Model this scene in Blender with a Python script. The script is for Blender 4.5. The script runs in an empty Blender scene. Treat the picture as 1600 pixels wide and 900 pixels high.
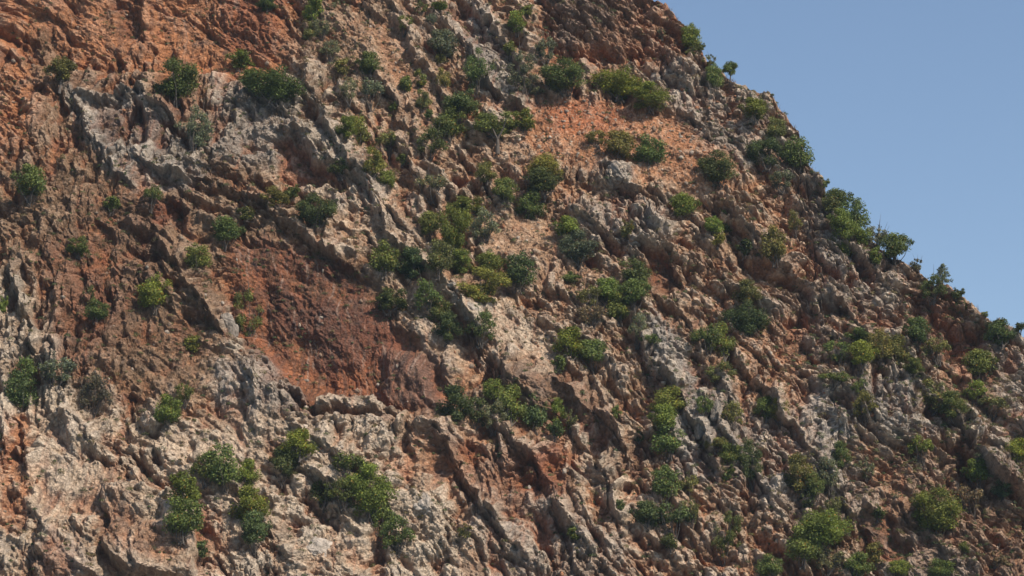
import bpy, math, random
import numpy as np
rnd = random.Random(7)
SC = bpy.context.scene
R_ = math.radians

# ------------------------------------------------------------------ camera
PITCH = 14.0
CAM = np.array([0.0, -260.0, 2.0])
F = 3782.0                       # focal length in photo pixels (1600 wide)
cd = bpy.data.cameras.new('camera'); cam = bpy.data.objects.new('camera', cd)
SC.collection.objects.link(cam); SC.camera = cam
cam.location = CAM; cam.rotation_euler = (R_(90 + PITCH), 0, 0)
cd.sensor_width = 36.0; cd.lens = 36.0 * F / 1600.0
cd.clip_start = 1.0; cd.clip_end = 60000.0

# ------------------------------------------------------------------ sky and sun
SUN = np.array([0.66, -0.50, 0.92]); SUN /= np.linalg.norm(SUN)
sun_el = math.asin(SUN[2]); sun_az = math.atan2(SUN[0], SUN[1])      # azimuth from +Y towards +X
world = bpy.data.worlds.new('World'); SC.world = world; world.use_nodes = True
nt = world.node_tree; nt.nodes.clear()
wo = nt.nodes.new('ShaderNodeOutputWorld'); bg = nt.nodes.new('ShaderNodeBackground')
sk = nt.nodes.new('ShaderNodeTexSky'); sk.sky_type = 'NISHITA'; sk.sun_disc = False
sk.sun_elevation = sun_el; sk.sun_rotation = sun_az
sk.altitude = 50; sk.air_density = 1.0; sk.dust_density = 0.7; sk.ozone_density = 1.0
bg.inputs[1].default_value = 0.122
nt.links.new(sk.outputs[0], bg.inputs[0]); nt.links.new(bg.outputs[0], wo.inputs[0])
sd = bpy.data.lights.new('sun', 'SUN'); so = bpy.data.objects.new('sun', sd)
SC.collection.objects.link(so); so.location = (80, -60, 200)
sd.energy = 5.0; sd.angle = R_(0.53); sd.color = (1.0, 0.92, 0.80)
so.rotation_euler = (math.acos(SUN[2]), 0, math.atan2(SUN[1], SUN[0]) + math.pi / 2)
SC.view_settings.view_transform = 'Standard'; SC.view_settings.look = 'None'
SC.view_settings.exposure = 0.22; SC.view_settings.gamma = 1.0

# ------------------------------------------------------------------ numpy noise
def perlin(x, y, seed=0):
    r = np.random.RandomState(seed)
    p = r.permutation(512); p = np.concatenate([p, p])
    g = r.rand(512) * 2 * np.pi; gx = np.cos(g).astype(np.float32); gy = np.sin(g).astype(np.float32)
    xi = np.floor(x); yi = np.floor(y)
    xf = (x - xi).astype(np.float32); yf = (y - yi).astype(np.float32)
    xi = xi.astype(np.int32) & 511; yi = yi.astype(np.int32) & 511
    x1 = (xi + 1) & 511; y1 = (yi + 1) & 511
    u = xf * xf * xf * (xf * (xf * 6 - 15) + 10); v = yf * yf * yf * (yf * (yf * 6 - 15) + 10)
    a, b = p[xi], p[x1]
    h00 = p[a + yi]; h10 = p[b + yi]; h01 = p[a + y1]; h11 = p[b + y1]
    n00 = gx[h00] * xf + gy[h00] * yf; n10 = gx[h10] * (xf - 1) + gy[h10] * yf
    n01 = gx[h01] * xf + gy[h01] * (yf - 1); n11 = gx[h11] * (xf - 1) + gy[h11] * (yf - 1)
    a = n00 + u * (n10 - n00); b = n01 + u * (n11 - n01)
    return 1.5 * (a + v * (b - a))
def fbm(x, y, oct=4, seed=0, gain=0.5):
    s = 0; amp = 1.0; t = 0
    for i in range(oct):
        s = s + amp * perlin(x * 2.03 ** i + 17.3 * i, y * 2.03 ** i - 9.1 * i, seed + i); t += amp; amp *= gain
    return s / t
def ridged(x, y, oct=4, seed=0, gain=0.5):
    s = 0; amp = 1.0; t = 0
    for i in range(oct):
        s = s + amp * (1 - 2 * np.abs(perlin(x * 2.03 ** i + 5.3 * i, y * 2.03 ** i - 3.1 * i, seed + i))); t += amp; amp *= gain
    return s / t
def worley(x, y, seed=0):
    """F1, F2, and per-cell facet height of the nearest cell (tilted plane, -1..1)"""
    r = np.random.RandomState(seed)
    p = r.permutation(512); p = np.concatenate([p, p])
    jx = r.rand(512).astype(np.float32); jy = r.rand(512).astype(np.float32)
    ch = (r.rand(512) * 2 - 1).astype(np.float32); tx = (r.rand(512) * 2 - 1).astype(np.float32); ty = (r.rand(512) * 2 - 1).astype(np.float32)
    xi = np.floor(x); yi = np.floor(y); xf = (x - xi).astype(np.float32); yf = (y - yi).astype(np.float32)
    xi = xi.astype(np.int32); yi = yi.astype(np.int32)
    f1 = np.full(x.shape, 9.0, np.float32); f2 = f1.copy(); fac = np.zeros(x.shape, np.float32); cid = np.zeros(x.shape, np.float32)
    for dx in (-1, 0, 1):
        for dy in (-1, 0, 1):
            h = p[p[(xi + dx) & 511] + ((yi + dy) & 511)]
            ex = xf - dx - jx[h]; ey = yf - dy - jy[h]
            d = ex * ex + ey * ey
            m = d < f1
            f2 = np.where(m, f1, np.minimum(f2, d))
            f1 = np.where(m, d, f1)
            fac = np.where(m, ch[h] + 1.1 * (tx[h] * ex + ty[h] * ey), fac)
            cid = np.where(m, ch[h], cid)
    return np.sqrt(f1), np.sqrt(f2), fac, cid
def blocks(x, y, seed=0, slope=2.2, bias=(0.0, 0.0), tilt=.9):
    """fractured stone: every cell is a flat tilted top with steep straight sides; the highest wins. Returns height and block id (-1..1)"""
    r = np.random.RandomState(seed)
    p = r.permutation(512); p = np.concatenate([p, p]); f = np.float32
    jx = r.uniform(.1, .9, 512).astype(f); jy = r.uniform(.1, .9, 512).astype(f); ch = r.uniform(-1, 1, 512).astype(f)
    tx = (r.uniform(-tilt, tilt, 512) + bias[0]).astype(f); ty = (r.uniform(-tilt, tilt, 512) + bias[1]).astype(f); rad = r.uniform(.28, .62, 512).astype(f)
    ang = r.uniform(0, 2 * np.pi, 512)
    nx_ = []; off = (0, 1.35, 2.6, 4.1, 5.2)
    dirs = [(np.cos(ang + o + r.uniform(-.3, .3, 512)).astype(f), np.sin(ang + o + r.uniform(-.3, .3, 512)).astype(f)) for o in off]
    xi = np.floor(x); yi = np.floor(y); xf = (x - xi).astype(f); yf = (y - yi).astype(f); xi = xi.astype(np.int32); yi = yi.astype(np.int32)
    H = np.full(x.shape, -9, f); I = np.zeros(x.shape, f)
    for dx in (-1, 0, 1):
        for dy in (-1, 0, 1):
            h = p[p[(xi + dx) & 511] + ((yi + dy) & 511)]
            ex = xf - dx - jx[h]; ey = yf - dy - jy[h]
            pdist = np.full(x.shape, -9, f)
            for cx, sx in dirs: pdist = np.maximum(pdist, ex * cx[h] + ey * sx[h])
            b = ch[h] * .7 + tx[h] * ex + ty[h] * ey - slope * np.maximum(0, pdist - rad[h])
            m = b > H; H = np.where(m, b, H); I = np.where(m, ch[h], I)
    return H, I
def sstep(a, b, x):
    t = np.clip((x - a) / (b - a), 0, 1); return t * t * (3 - 2 * t)
def box(a, r, axis):
    r = int(max(1, r)); n = a.shape[axis]
    pad = [(0, 0), (0, 0)]; pad[axis] = (r + 1, r)
    c = np.cumsum(np.pad(a, pad, mode='edge'), axis=axis, dtype=np.float64)
    hi = np.take(c, range(2 * r + 1, n + 2 * r + 1), axis=axis); lo = np.take(c, range(0, n), axis=axis)
    return ((hi - lo) / (2 * r + 1)).astype(np.float32)
def blur(a, r):
    for _ in range(2): a = box(box(a, r, 0), r, 1)
    return a

# ------------------------------------------------------------------ camera maths
cp, sp = math.cos(R_(PITCH)), math.sin(R_(PITCH))
FW = np.array([0, cp, sp]); UP = np.array([0, -sp, cp])
def project(P):
    d = P - CAM; f = d @ FW
    return 800 + F * d[..., 0] / f, 450 - F * (d @ UP) / f, f
K, M = 0.62, 0.16                                  # mean lie of the slope: y = K(z-ZC) + M x
ZC = CAM[2] + 260 * math.tan(R_(PITCH))
MPP = 260 / cp / F
def on_slope(px, py):
    px = np.asarray(px, float); py = np.asarray(py, float)
    d = FW + (px[..., None] - 800) / F * np.array([1, 0, 0]) - (py[..., None] - 450) / F * UP
    # C + t d on plane
    t = (K * (CAM[2] - ZC) + M * CAM[0] - CAM[1]) / (d[..., 1] - K * d[..., 2] - M * d[..., 0])
    return CAM + t[..., None] * d
# ------------------------------------------------------------------ relief plan of the cliff (drawn on the slope)
PX0, PY0, PST = -80, -480, 2.0
PW, PH = 890, 740
gx_, gy_ = np.meshgrid(PX0 + PST * np.arange(PW, dtype=np.float32), PY0 + PST * np.arange(PH, dtype=np.float32))
def polymask(pts, soft):
    xs = [p[0] for p in pts]; ys = [p[1] for p in pts]
    out = np.zeros((PH, PW), np.float32); inside = np.zeros((PH, PW), bool)
    n = len(pts)
    for i in range(n):
        x1, y1 = pts[i]; x2, y2 = pts[(i + 1) % n]
        if y1 == y2: continue
        c = ((gy_ >= min(y1, y2)) & (gy_ < max(y1, y2)))
        xx = x1 + (gy_ - y1) * (x2 - x1) / (y2 - y1)
        inside ^= c & (gx_ < xx)
    return blur(inside.astype(np.float32), max(1, soft / PST * 0.7))
def wall(pts, top, bot, soft):
    ys = [p[1] for p in pts]; t = np.clip((gy_ - min(ys)) / (max(ys) - min(ys)), 0, 1)
    return polymask(pts, soft) * (top + (bot - top) * t)
RECESS = [(340,410),(372,372),(410,378),(440,366),(470,388),(520,392),(556,430),(596,446),(616,500),(660,530),(690,580),(736,636),(640,648),(560,638),(492,638),(432,596),(392,540),(350,470)]
def ledge(D, pts, A, wa, wb):
    """a rock rib along pts: a slow fall on its upper right side (wa), an undercut on its lower left (wb)"""
    m = 4 * max(wa, wb)
    x0 = int((min(p[0] for p in pts) - m - PX0) / PST); x1 = int((max(p[0] for p in pts) + m - PX0) / PST)
    y0 = int((min(p[1] for p in pts) - m - PY0) / PST); y1 = int((max(p[1] for p in pts) + m - PY0) / PST)
    sl = (slice(max(0, y0), max(0, y1)), slice(max(0, x0), max(0, x1)))
    X = gx_[sl]; Y = gy_[sl]
    best = np.full(X.shape, 1e9, np.float32); sgn = np.ones(X.shape, np.float32); tt = np.zeros(X.shape, np.float32)
    n = len(pts) - 1
    for i in range(n):
        ax, ay = pts[i]; bx, by = pts[i + 1]; ex, ey = bx - ax, by - ay; L = ex * ex + ey * ey
        t = np.clip(((X - ax) * ex + (Y - ay) * ey) / L, 0, 1)
        dx = X - ax - t * ex; dy = Y - ay - t * ey; d = np.sqrt(dx * dx + dy * dy)
        s = np.sign(ex * dy - ey * dx)              # <0 : upper right of a rib running down right
        m = d < best
        best = np.where(m, d, best); sgn = np.where(m, s, sgn); tt = np.where(m, (i + t) / n, tt)
    w = np.where(sgn < 0, wa, wb)
    prof = np.exp(-(best / w) ** 1.3)
    tap = np.clip(np.minimum(tt, 1 - tt) * 5 + 0.25, 0, 1)
    D[sl] += A * prof * tap

MD = np.zeros((PH, PW), np.float32)
# walls, hollows and blocks: (outline, metres towards the viewer, softness)
for pts, a, s in [
    ([(150,-40),(215,-40),(214,62),(196,66),(185,30)], -2.2, 5),
    ([(235,-20),(330,-20),(340,110),(250,92)], -1.2, 10),
    ([(45,128),(100,150),(92,176),(66,172),(50,150)], -2.6, 5),
    ([(140,158),(200,150),(262,190),(268,228),(200,225),(150,200)], -1.1, 9),
    # great red recess
    ([(470,470),(560,455),(600,520),(590,560),(520,560)], 1.2, 16),
    ([(410,420),(440,520),(440,590),(400,520)], -1.3, 8),
    ([(600,540),(660,560),(690,630),(600,632)], 1.8, 9),
    ([(432,222),(470,228),(520,270),(535,300),(480,310),(440,280)], -2.6, 5),
    ([(250,320),(290,318),(285,345),(250,345)], -1.8, 5),
    # wall above the scree
    ([(835,-20),(862,-20),(868,90),(840,80)], -2.0, 6),
    ([(850,215),(1100,225),(1130,300),(880,262)], 2.0, 30),
    ([(938,244),(990,248),(994,296),(950,290)], 2.0, 6),
    ([(1000,384),(1040,396),(1062,440),(1045,462),(1005,430)], -2.4, 5),
    ([(980,322),(1045,322),(1055,385),(1000,382)], 1.8, 8),
    # lower left blocks
    ([(158,742),(205,736),(262,756),(300,792),(306,905),(208,905),(158,846)], 2.8, 4),
    ([(212,806),(300,790),(310,905),(205,905)], 1.0, 4),
    ([(60,796),(110,788),(150,806),(158,905),(54,905)], 1.8, 5),
    ([(20,640),(42,650),(40,720),(18,720)], -1.5, 5),
    ([(582,778),(604,784),(600,910),(582,910)], -2.6, 4),
    ([(628,640),(640,642),(640,720),(630,716)], -2.4, 4),
    ([(640,690),(700,660),(760,740),(740,800),(690,760)], -1.8, 10),
    ([(800,705),(892,700),(880,770),(805,775)], -2.4, 8),
    ([(690,470),(742,520),(768,590),(742,606),(710,560)], -2.0, 8),
    ([(760,540),(800,545),(880,590),(850,640),(780,600)], 1.6, 10),
    ([(1338,596),(1392,572),(1440,600),(1446,664),(1384,680),(1346,650)], 2.2, 12),
    ([(1130,-80),(1180,126),(1250,190),(1262,300),(1150,200)], -0.5, 20),
    ([(1410,452),(1470,470),(1545,530),(1560,590),(1500,600),(1440,540)], -1.8, 14),
    ([(1560,500),(1640,520),(1640,680),(1580,650)], -1.4, 16),
    ([(1338,800),(1392,806),(1424,862),(1400,880),(1352,850)], -2.4, 5),
    ([(1486,690),(1520,690),(1520,756),(1488,752)], -2.0, 6),
    ([(1552,800),(1640,790),(1640,900),(1560,870)], -1.6, 8),
    ([(1060,150),(1170,200),(1180,330),(1100,300)], 0.8, 20),
    ([(1080,440),(1130,470),(1140,640),(1090,600)], -1.0, 12),
    ([(1232,470),(1262,480),(1270,560),(1240,540)], -1.6, 7),
    ([(960,690),(1010,660),(1040,720),(1010,790),(975,770)], -1.8, 8),
    ([(150,330),(180,360),(178,440),(150,420)], -1.6, 5),
    ([(112,380),(132,400),(136,460),(118,450)], -1.8, 4),
    ([(36,410),(60,440),(66,530),(44,500)], -1.6, 5),
    ([(236,380),(250,392),(250,440),(240,436)], -2.2, 4),
    ([(200,610),(212,614),(210,660),(200,656)], -1.6, 3),
    ([(820,560),(905,590),(960,690),(900,700),(830,640)], -0.8, 14),
]: MD += (0.62 if a < 0 else 0.95) * a * polymask(pts, s * 1.5)
for pts, top, bot, s in [
    ([(0,-80),(460,-80),(470,60),(450,128),(330,130),(260,118),(200,124),(120,112),(40,80),(0,70)], 2.4, -3.0, 12),
    ([(400,570),(440,600),(500,640),(600,644),(740,640),(720,690),(640,740),(470,720),(380,660)], 1.8, 0.2, 14),
    ([(842,-60),(1010,-80),(1045,10),(1034,95),(940,104),(862,100),(848,50)], 3.0, -2.2, 9),
    ([(780,560),(880,580),(960,680),(900,705),(820,690),(760,610)], 1.4, -1.8, 12),
    ([(400,190),(470,206),(530,250),(560,290),(500,312),(440,290),(398,230)], 1.0, -1.4, 10),
]: MD += wall(pts, top, bot, s)
for pts, A, wa, wb in [
    ([(98,126),(150,141),(205,138),(246,158),(284,192),(302,210)], 1.3, 20, 6),
    ([(112,134),(140,190),(162,240),(190,268),(214,288)], 1.2, 12, 7),
    ([(312,128),(372,130),(440,160),(470,168)], 1.2, 18, 6),
    ([(200,236),(262,262),(330,284),(420,322),(500,370),(560,418)], 1.8, 24, 6),
    ([(400,188),(470,206),(520,246),(562,276)], 1.8, 22, 6),
    ([(256,236),(330,250),(400,272),(480,312),(560,360),(620,392)], 1.2, 18, 5),
    ([(446,70),(480,120),(510,190),(560,262),(612,330),(664,380)], 1.5, 18, 6),
    ([(560,300),(620,372),(680,420),(724,470),(752,540)], 2.0, 22, 6),
    ([(420,366),(490,380),(560,424)], .8, 18, 7),
    ([(560,60),(590,110),(624,170),(668,240),(716,300)], 1.3, 16, 5),
    ([(620,20),(655,80),(690,140),(712,190)], 1.3, 14, 5),
    ([(690,20),(740,90),(780,140),(830,180)], 1.7, 20, 6),
    ([(740,0),(790,60),(836,130)], 1.5, 16, 6),
    ([(600,190),(640,250),(680,310),(700,340)], 1.3, 15, 5),
    ([(388,548),(430,590),(470,622),(540,636),(620,642)], 1.6, 20, 10),
    ([(250,370),(284,420),(330,480),(350,520)], 1.8, 14, 6),
    ([(10,400),(36,470),(52,560)], 1.6, 12, 6),
    ([(0,640),(30,660),(46,740)], 1.5, 10, 5),
    ([(84,640),(126,650),(150,700)], 1.0, 12, 6),
    ([(640,640),(700,690),(740,760),(780,820),(830,880)], 1.7, 20, 6),
    ([(760,640),(820,700),(870,760),(900,840)], 1.4, 18, 6),
    ([(890,670),(930,700),(960,760),(970,820)], 1.7, 16, 6),
    ([(840,560),(900,620),(960,660),(1000,740)], 1.3, 16, 6),
    ([(960,470),(1010,540),(1060,600),(1100,680),(1130,760)], 1.8, 22, 7),
    ([(1000,450),(1060,480),(1110,560),(1160,640)], 1.2, 18, 6),
    ([(1090,600),(1140,670),(1190,740),(1230,800)], 1.4, 16, 6),
    ([(1160,560),(1210,620),(1270,700),(1330,790),(1400,870)], 1.5, 18, 6),
    ([(1280,440),(1330,490),(1370,540)], 1.6, 18, 6),
    ([(1150,330),(1200,390),(1260,440),(1290,520)], 1.2, 18, 6),
    ([(1260,260),(1300,330),(1350,400),(1420,470)], 1.2, 18, 6),
    ([(1440,590),(1490,640),(1540,700),(1600,780)], 1.5, 18, 6),
    ([(1540,600),(1580,650),(1620,700)], 1.3, 16, 6),
    ([(1380,760),(1440,820),(1500,880)], 1.3, 18, 6),
    ([(1490,700),(1540,720),(1600,760)], 1.3, 16, 6),
    ([(880,310),(940,350),(990,380),(1010,430)], 1.4, 18, 6),
    ([(840,440),(900,460),(960,520)], 1.1, 16, 6),
    ([(960,190),(1020,220),(1100,240),(1180,300)], 0.9, 20, 7),
    ([(1040,170),(1110,185),(1180,230),(1230,290)], 0.9, 16, 6),
    ([(1040,100),(1080,130),(1130,150),(1200,220)], 1.1, 18, 6),
    ([(430,640),(500,690),(560,720),(600,780)], 1.2, 20, 7),
    ([(420,730),(470,720),(520,760),(560,830)], 1.1, 18, 6),
    ([(320,740),(380,760),(430,830),(460,890)], 1.0, 18, 6),
]: ledge(MD, pts, A * 1.05, wa * 1.05, wb * 0.95)

MD += wall(RECESS, 0.4, -4.8, 8) * (1 - 0.80 * sstep(540, 700, gx_)) * (0.8 + 0.2 * sstep(340, 440, gx_))
# colour plan of the rock: base mixes drawn as patches
RED = (0.22, 0.068, 0.034); ORG = (0.40, 0.160, 0.066); BRN = (0.13, 0.060, 0.038); TAN = (0.370, 0.225, 0.134)
GRY = (0.300, 0.262, 0.225); PAL = (0.52, 0.415, 0.305); DGR = (0.15, 0.122, 0.10); OLV = (0.205, 0.122, 0.070)
MC = np.zeros((PH, PW, 3), np.float32); MC[:] = TAN
MREGION = np.zeros((PH, PW), np.float32)
def paint(pts, c, s, soft):
    m = (polymask(pts, soft) * s)[..., None]
    MC[:] = MC * (1 - m) + np.array(c, np.float32) * m
for pts, c, s, soft in [
    ([(-80,-480),(700,-480),(560,200),(440,330),(300,640),(-80,640)], OLV, .75, 50),
    ([(-80,-480),(470,-480),(470,90),(430,150),(300,120),(200,130),(90,110),(40,240),(-80,260)], ORG, .8, 12),
    ([(20,60),(80,40),(110,110),(60,140)], OLV, .8, 10),
    ([(150,-60),(215,-60),(210,62),(190,64)], BRN, .6, 8),
    ([(330,-60),(450,-60),(440,80),(350,80)], RED, .6, 12),
    ([(240,90),(320,90),(330,128),(250,120)], ORG, .7, 12),
    ([(100,122),(205,134),(300,205),(330,260),(300,290),(210,300),(160,250),(110,170)], GRY, .8, 8),
    ([(330,128),(460,120),(600,300),(540,320),(420,250),(320,240)], GRY, .7, 14),
    ([(130,150),(250,180),(260,228),(170,215)], BRN, .6, 8),
    ([(120,300),(250,280),(260,420),(200,560),(120,520)], BRN, .45, 24),
    ([(60,380),(160,370),(180,470),(140,600),(60,540)], RED, .4, 18),
    ([(-80,420),(50,420),(120,640),(-80,640)], PAL, .45, 20),
    ([(-80,600),(80,600),(230,650),(330,640),(480,640),(620,650),(640,720),(600,930),(-80,930)], PAL, .62, 20),
    ([(0,640),(44,640),(44,740),(30,830),(0,820)], ORG, .75, 8),
    ([(60,840),(300,810),(310,930),(-20,930)], TAN, .6, 14),
    ([(60,820),(90,820),(160,930),(50,930)], RED, .55, 12),
    ([(160,750),(172,748),(215,800),(300,800),(310,850),(240,860),(160,840)], ORG, .5, 8),
    ([(250,130),(290,128),(300,180),(260,180)], RED, .5, 10),
    ([(236,320),(290,315),(290,345),(240,350)], RED, .8, 6),
    ([(352,385),(420,370),(540,400),(620,500),(690,585),(730,640),(480,640),(420,590),(350,470)], (0.175,0.062,0.034), .94, 10),  # rust red recess wall, its colour also darkened for shade
    ([(420,400),(560,420),(580,500),(500,600),(440,560),(410,470)], (0.095,0.046,0.031), .6, 26),  # brown core of the recess, shade put into the colour
    ([(600,540),(690,550),(740,640),(600,642)], (0.17,0.105,0.075), .6, 18),
    ([(340,380),(400,400),(420,560),(460,620),(400,560),(350,460)], ORG, .35, 10),
    ([(455,520),(500,600),(480,625),(445,560)], ORG, .35, 9),
    ([(360,470),(376,500),(372,540),(350,540)], PAL, .8, 3),
    ([(392,545),(440,590),(480,630),(400,640),(330,640),(340,560)], GRY, .7, 12),
    ([(440,60),(500,60),(760,560),(720,580),(560,380),(440,150)], PAL, .4, 16),
    ([(470,20),(640,0),(740,190),(720,300),(660,260),(540,140)], TAN, .7, 20),
    ([(690,0),(760,0),(850,160),(820,200),(740,130)], GRY, .8, 10),
    ([(845,-90),(1050,-90),(1090,60),(1040,104),(862,104),(850,60)], RED, .45, 10),
    ([(860,-90),(980,-90),(960,40),(900,80),(860,60)], DGR, .6, 14),
    ([(900,70),(1030,70),(1030,102),(900,104)], ORG, .5, 8),
    ([(1040,-10),(1070,0),(1095,60),(1060,80)], ORG, .5, 10),
    ([(1010,100),(1060,100),(1160,140),(1240,200),(1250,280),(1160,260),(1060,180)], GRY, .65, 14),
    ([(835,145),(950,150),(1060,180),(1160,250),(1120,300),(960,262),(840,250),(800,200)], ORG, .7, 12),
    ([(850,150),(950,155),(1000,180),(930,210),(850,190)], (0.36,0.120,0.050), .85, 14),
    ([(940,246),(990,248),(996,300),(950,296)], GRY, .9, 4),
    ([(730,330),(860,335),(880,370),(760,400)], TAN, .8, 10),
    ([(800,250),(880,250),(900,330),(810,310)], ORG, .35, 14),
    ([(890,310),(1060,300),(1060,380),(960,400),(890,360)], GRY, .55, 16),
    ([(1000,386),(1050,400),(1064,456),(1010,440)], BRN, .85, 5),
    ([(760,450),(800,470),(890,560),(860,580),(760,510)], PAL, .75, 10),
    ([(730,470),(760,475),(765,520),(735,515)], PAL, .9, 5),
    ([(790,560),(900,580),(970,660),(960,720),(840,640)], BRN, .5, 16),
    ([(770,560),(810,560),(800,640),(770,620)], BRN, .5, 10),
    ([(640,650),(720,680),(900,700),(890,780),(800,800),(700,760)], RED, .45, 20),
    ([(800,705),(892,700),(880,770),(805,775)], RED, .6, 10),
    ([(980,490),(1040,490),(1110,600),(1130,760),(1060,740),(1030,620)], GRY, .9, 10),
    ([(1060,430),(1180,420),(1240,560),(1160,620),(1080,520)], TAN, .6, 20),
    ([(1090,530),(1250,470),(1280,560),(1200,660)], ORG, .3, 24),
    ([(1150,610),(1200,650),(1300,760),(1290,860),(1200,780),(1140,700)], GRY, .5, 16),
    ([(1260,260),(1330,330),(1420,420),(1400,540),(1330,520),(1260,380)], GRY, .65, 18),
    ([(1200,300),(1260,320),(1260,430),(1210,420)], ORG, .3, 14),
    ([(1330,590),(1400,560),(1470,600),(1480,680),(1380,690),(1330,650)], GRY, .9, 12),
    ([(1260,600),(1330,600),(1340,690),(1270,680)], GRY, .8, 12),
    ([(1410,450),(1480,462),(1560,540),(1560,600),(1500,600),(1430,520)], RED, .6, 12),
    ([(1540,500),(1680,520),(1680,700),(1590,680)], GRY, .75, 16),
    ([(1480,600),(1560,640),(1640,760),(1560,740),(1490,680)], GRY, .7, 16),
    ([(1180,640),(1260,620),(1330,720),(1400,800),(1300,780)], GRY, .6, 18),
    ([(1380,820),(1500,860),(1560,930),(1380,930)], GRY, .5, 16),
    ([(1100,560),(1150,600),(1240,760),(1180,780),(1110,680)], GRY, .6, 14),
    ([(1200,440),(1330,430),(1330,560),(1230,560)], (0.30,0.20,0.14), .6, 20),
    ([(1400,690),(1680,690),(1680,930),(1380,930)], BRN, .35, 30),
    ([(1338,800),(1392,806),(1424,862),(1400,880),(1352,850)], BRN, .7, 8),
    ([(600,760),(700,740),(720,840),(740,920),(600,920)], PAL, .8, 12),
    ([(740,780),(900,790),(1000,850),(980,930),(760,930)], GRY, .45, 20),
    ([(890,665),(950,690),(1010,830),(960,800),(900,720)], PAL, .6, 8),
]: paint(pts, c, s, soft)

# where loose scree lies (smoother rock, fine stones)
MS = np.zeros((PH, PW), np.float32)
for pts, s, soft in [
    ([(840,146),(950,156),(1050,180),(1140,220),(1160,280),(1100,310),(960,262),(840,250),(806,205)], 1, 10),
    ([(735,330),(860,335),(880,366),(760,400)], .9, 8),
    ([(770,470),(880,550),(860,575),(770,515)], .9, 8),
    ([(1040,110),(1180,160),(1240,260),(1150,240)], .4, 14),
    ([(1060,430),(1160,470),(1240,560),(1180,560)], .4, 14),
    ([(470,30),(620,20),(700,150),(600,140)], .45, 16),
    ([(440,650),(560,650),(600,690),(480,700)], .35, 12),
]: MS = np.maximum(MS, s * polymask(pts, soft))
# smooth bare wall faces (recess, brown slabs)
MF = np.zeros((PH, PW), np.float32)
for pts, s, soft in [
    ([(352,386),(430,362),(575,440),(724,640),(492,634),(392,530)], .95, 14),
    ([(0,-60),(460,-60),(450,130),(260,100),(40,60)], .62, 16),
    ([(1000,386),(1050,400),(1064,456),(1010,440)], .8, 5),
    ([(1338,800),(1392,806),(1424,862),(1400,880),(1352,850)], .8, 5),
    ([(800,560),(900,590),(960,680),(850,650)], .5, 12),
    ([(400,190),(470,206),(560,280),(530,310),(440,260)], .5, 8),
    ([(40,710),(180,720),(150,800),(50,800)], .8, 8),
    ([(160,742),(300,780),(306,900),(150,900)], .45, 8),
    ([(460,20),(640,20),(720,200),(640,260)], .3, 20),
    ([(200,600),(420,560),(330,460),(230,480)], .3, 20),
    ([(390,600),(450,640),(440,700),(330,700)], .5, 10),
]: MF = np.maximum(MF, s * polymask(pts, soft))
def sample(mp, px, py):
    fx = np.clip((px - PX0) / PST, 0, PW - 1.001); fy = np.clip((py - PY0) / PST, 0, PH - 1.001)
    ix = fx.astype(np.int32); iy = fy.astype(np.int32); u = (fx - ix).astype(np.float32); v = (fy - iy).astype(np.float32)
    if mp.ndim == 3: u = u[..., None]; v = v[..., None]
    return (mp[iy, ix] * (1 - u) + mp[iy, ix + 1] * u) * (1 - v) + (mp[iy + 1, ix] * (1 - u) + mp[iy + 1, ix + 1] * u) * v

# ------------------------------------------------------------------ crest line
CREST = [(-400,-640),(100,-560),(400,-430),(700,-240),(880,-110),(985,-40),(1040,0),(1062,20),(1088,48),(1100,80),(1125,100),(1146,124),(1178,136),
         (1205,148),(1230,172),(1246,192),(1250,222),(1262,244),(1276,270),(1292,296),(1320,322),(1345,346),(1372,366),(1392,386),
         (1420,404),(1442,422),(1466,440),(1500,462),(1530,482),(1562,500),(1600,520),(1700,580),(1900,700)]
cw = on_slope([p[0] for p in CREST], [p[1] for p in CREST])
xs = np.concatenate([np.linspace(-130, -60, 90)[:-1], np.linspace(-60, 61, 1540), np.linspace(61, 130, 90)[1:]])
NX = len(xs)
zr = np.interp(xs, cw[:, 0], cw[:, 2]) - 0.5
RC = 2.2
a0 = math.atan2(1, K)
zstart = zr - RC * (1 - math.cos(a0))
zF0 = on_slope(np.array([800.]), np.array([900.]))[0, 2] - 4
zTop = on_slope(np.array([300.]), np.array([0.]))[0, 2] + 7
NB, ND, NE = 960, 60, 40
tA = np.linspace(0, 1, 14)[:-1]
zB1 = np.minimum(zstart - 1.0, zTop)
rowsY, rowsZ, rowsA = [], [], []
for t in tA: rowsZ.append(-4 + t * (zF0 + 4) + 0 * xs)
for t in np.linspace(0, 1, NB)[:-1]: rowsZ.append(zF0 + t * (zB1 - zF0))
for t in np.linspace(0, 1, 46)[:-1]: rowsZ.append(zB1 + t * (zstart - zB1))
front = np.array(rowsZ); fy = K * (front - ZC) + M * xs
alpha = np.full(front.shape, a0)
y0 = K * (zstart - ZC) + M * xs
al = np.linspace(a0, R_(-35), ND)
dY = RC * (np.sin(a0) - np.sin(al)); dZ = RC * (np.cos(al) - np.cos(a0))
cyy = y0[None] + dY[:, None]; czz = zstart[None] + dZ[:, None]
ee = (np.linspace(0, 1, NE + 1)[1:] ** 2.2) * 110
by = cyy[-1][None] + ee[:, None] * math.cos(R_(35)); bz = czz[-1][None] - ee[:, None] * math.sin(R_(35))
Y = np.concatenate([fy, cyy, by]); Z = np.concatenate([front, czz, bz])
ALPH = np.concatenate([alpha, np.repeat(al[:, None], NX, 1), np.full(by.shape, R_(-35))])
NR = Y.shape[0]
X = np.repeat(xs[None], NR, 0)
P = np.stack([X, Y, Z], -1)
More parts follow.
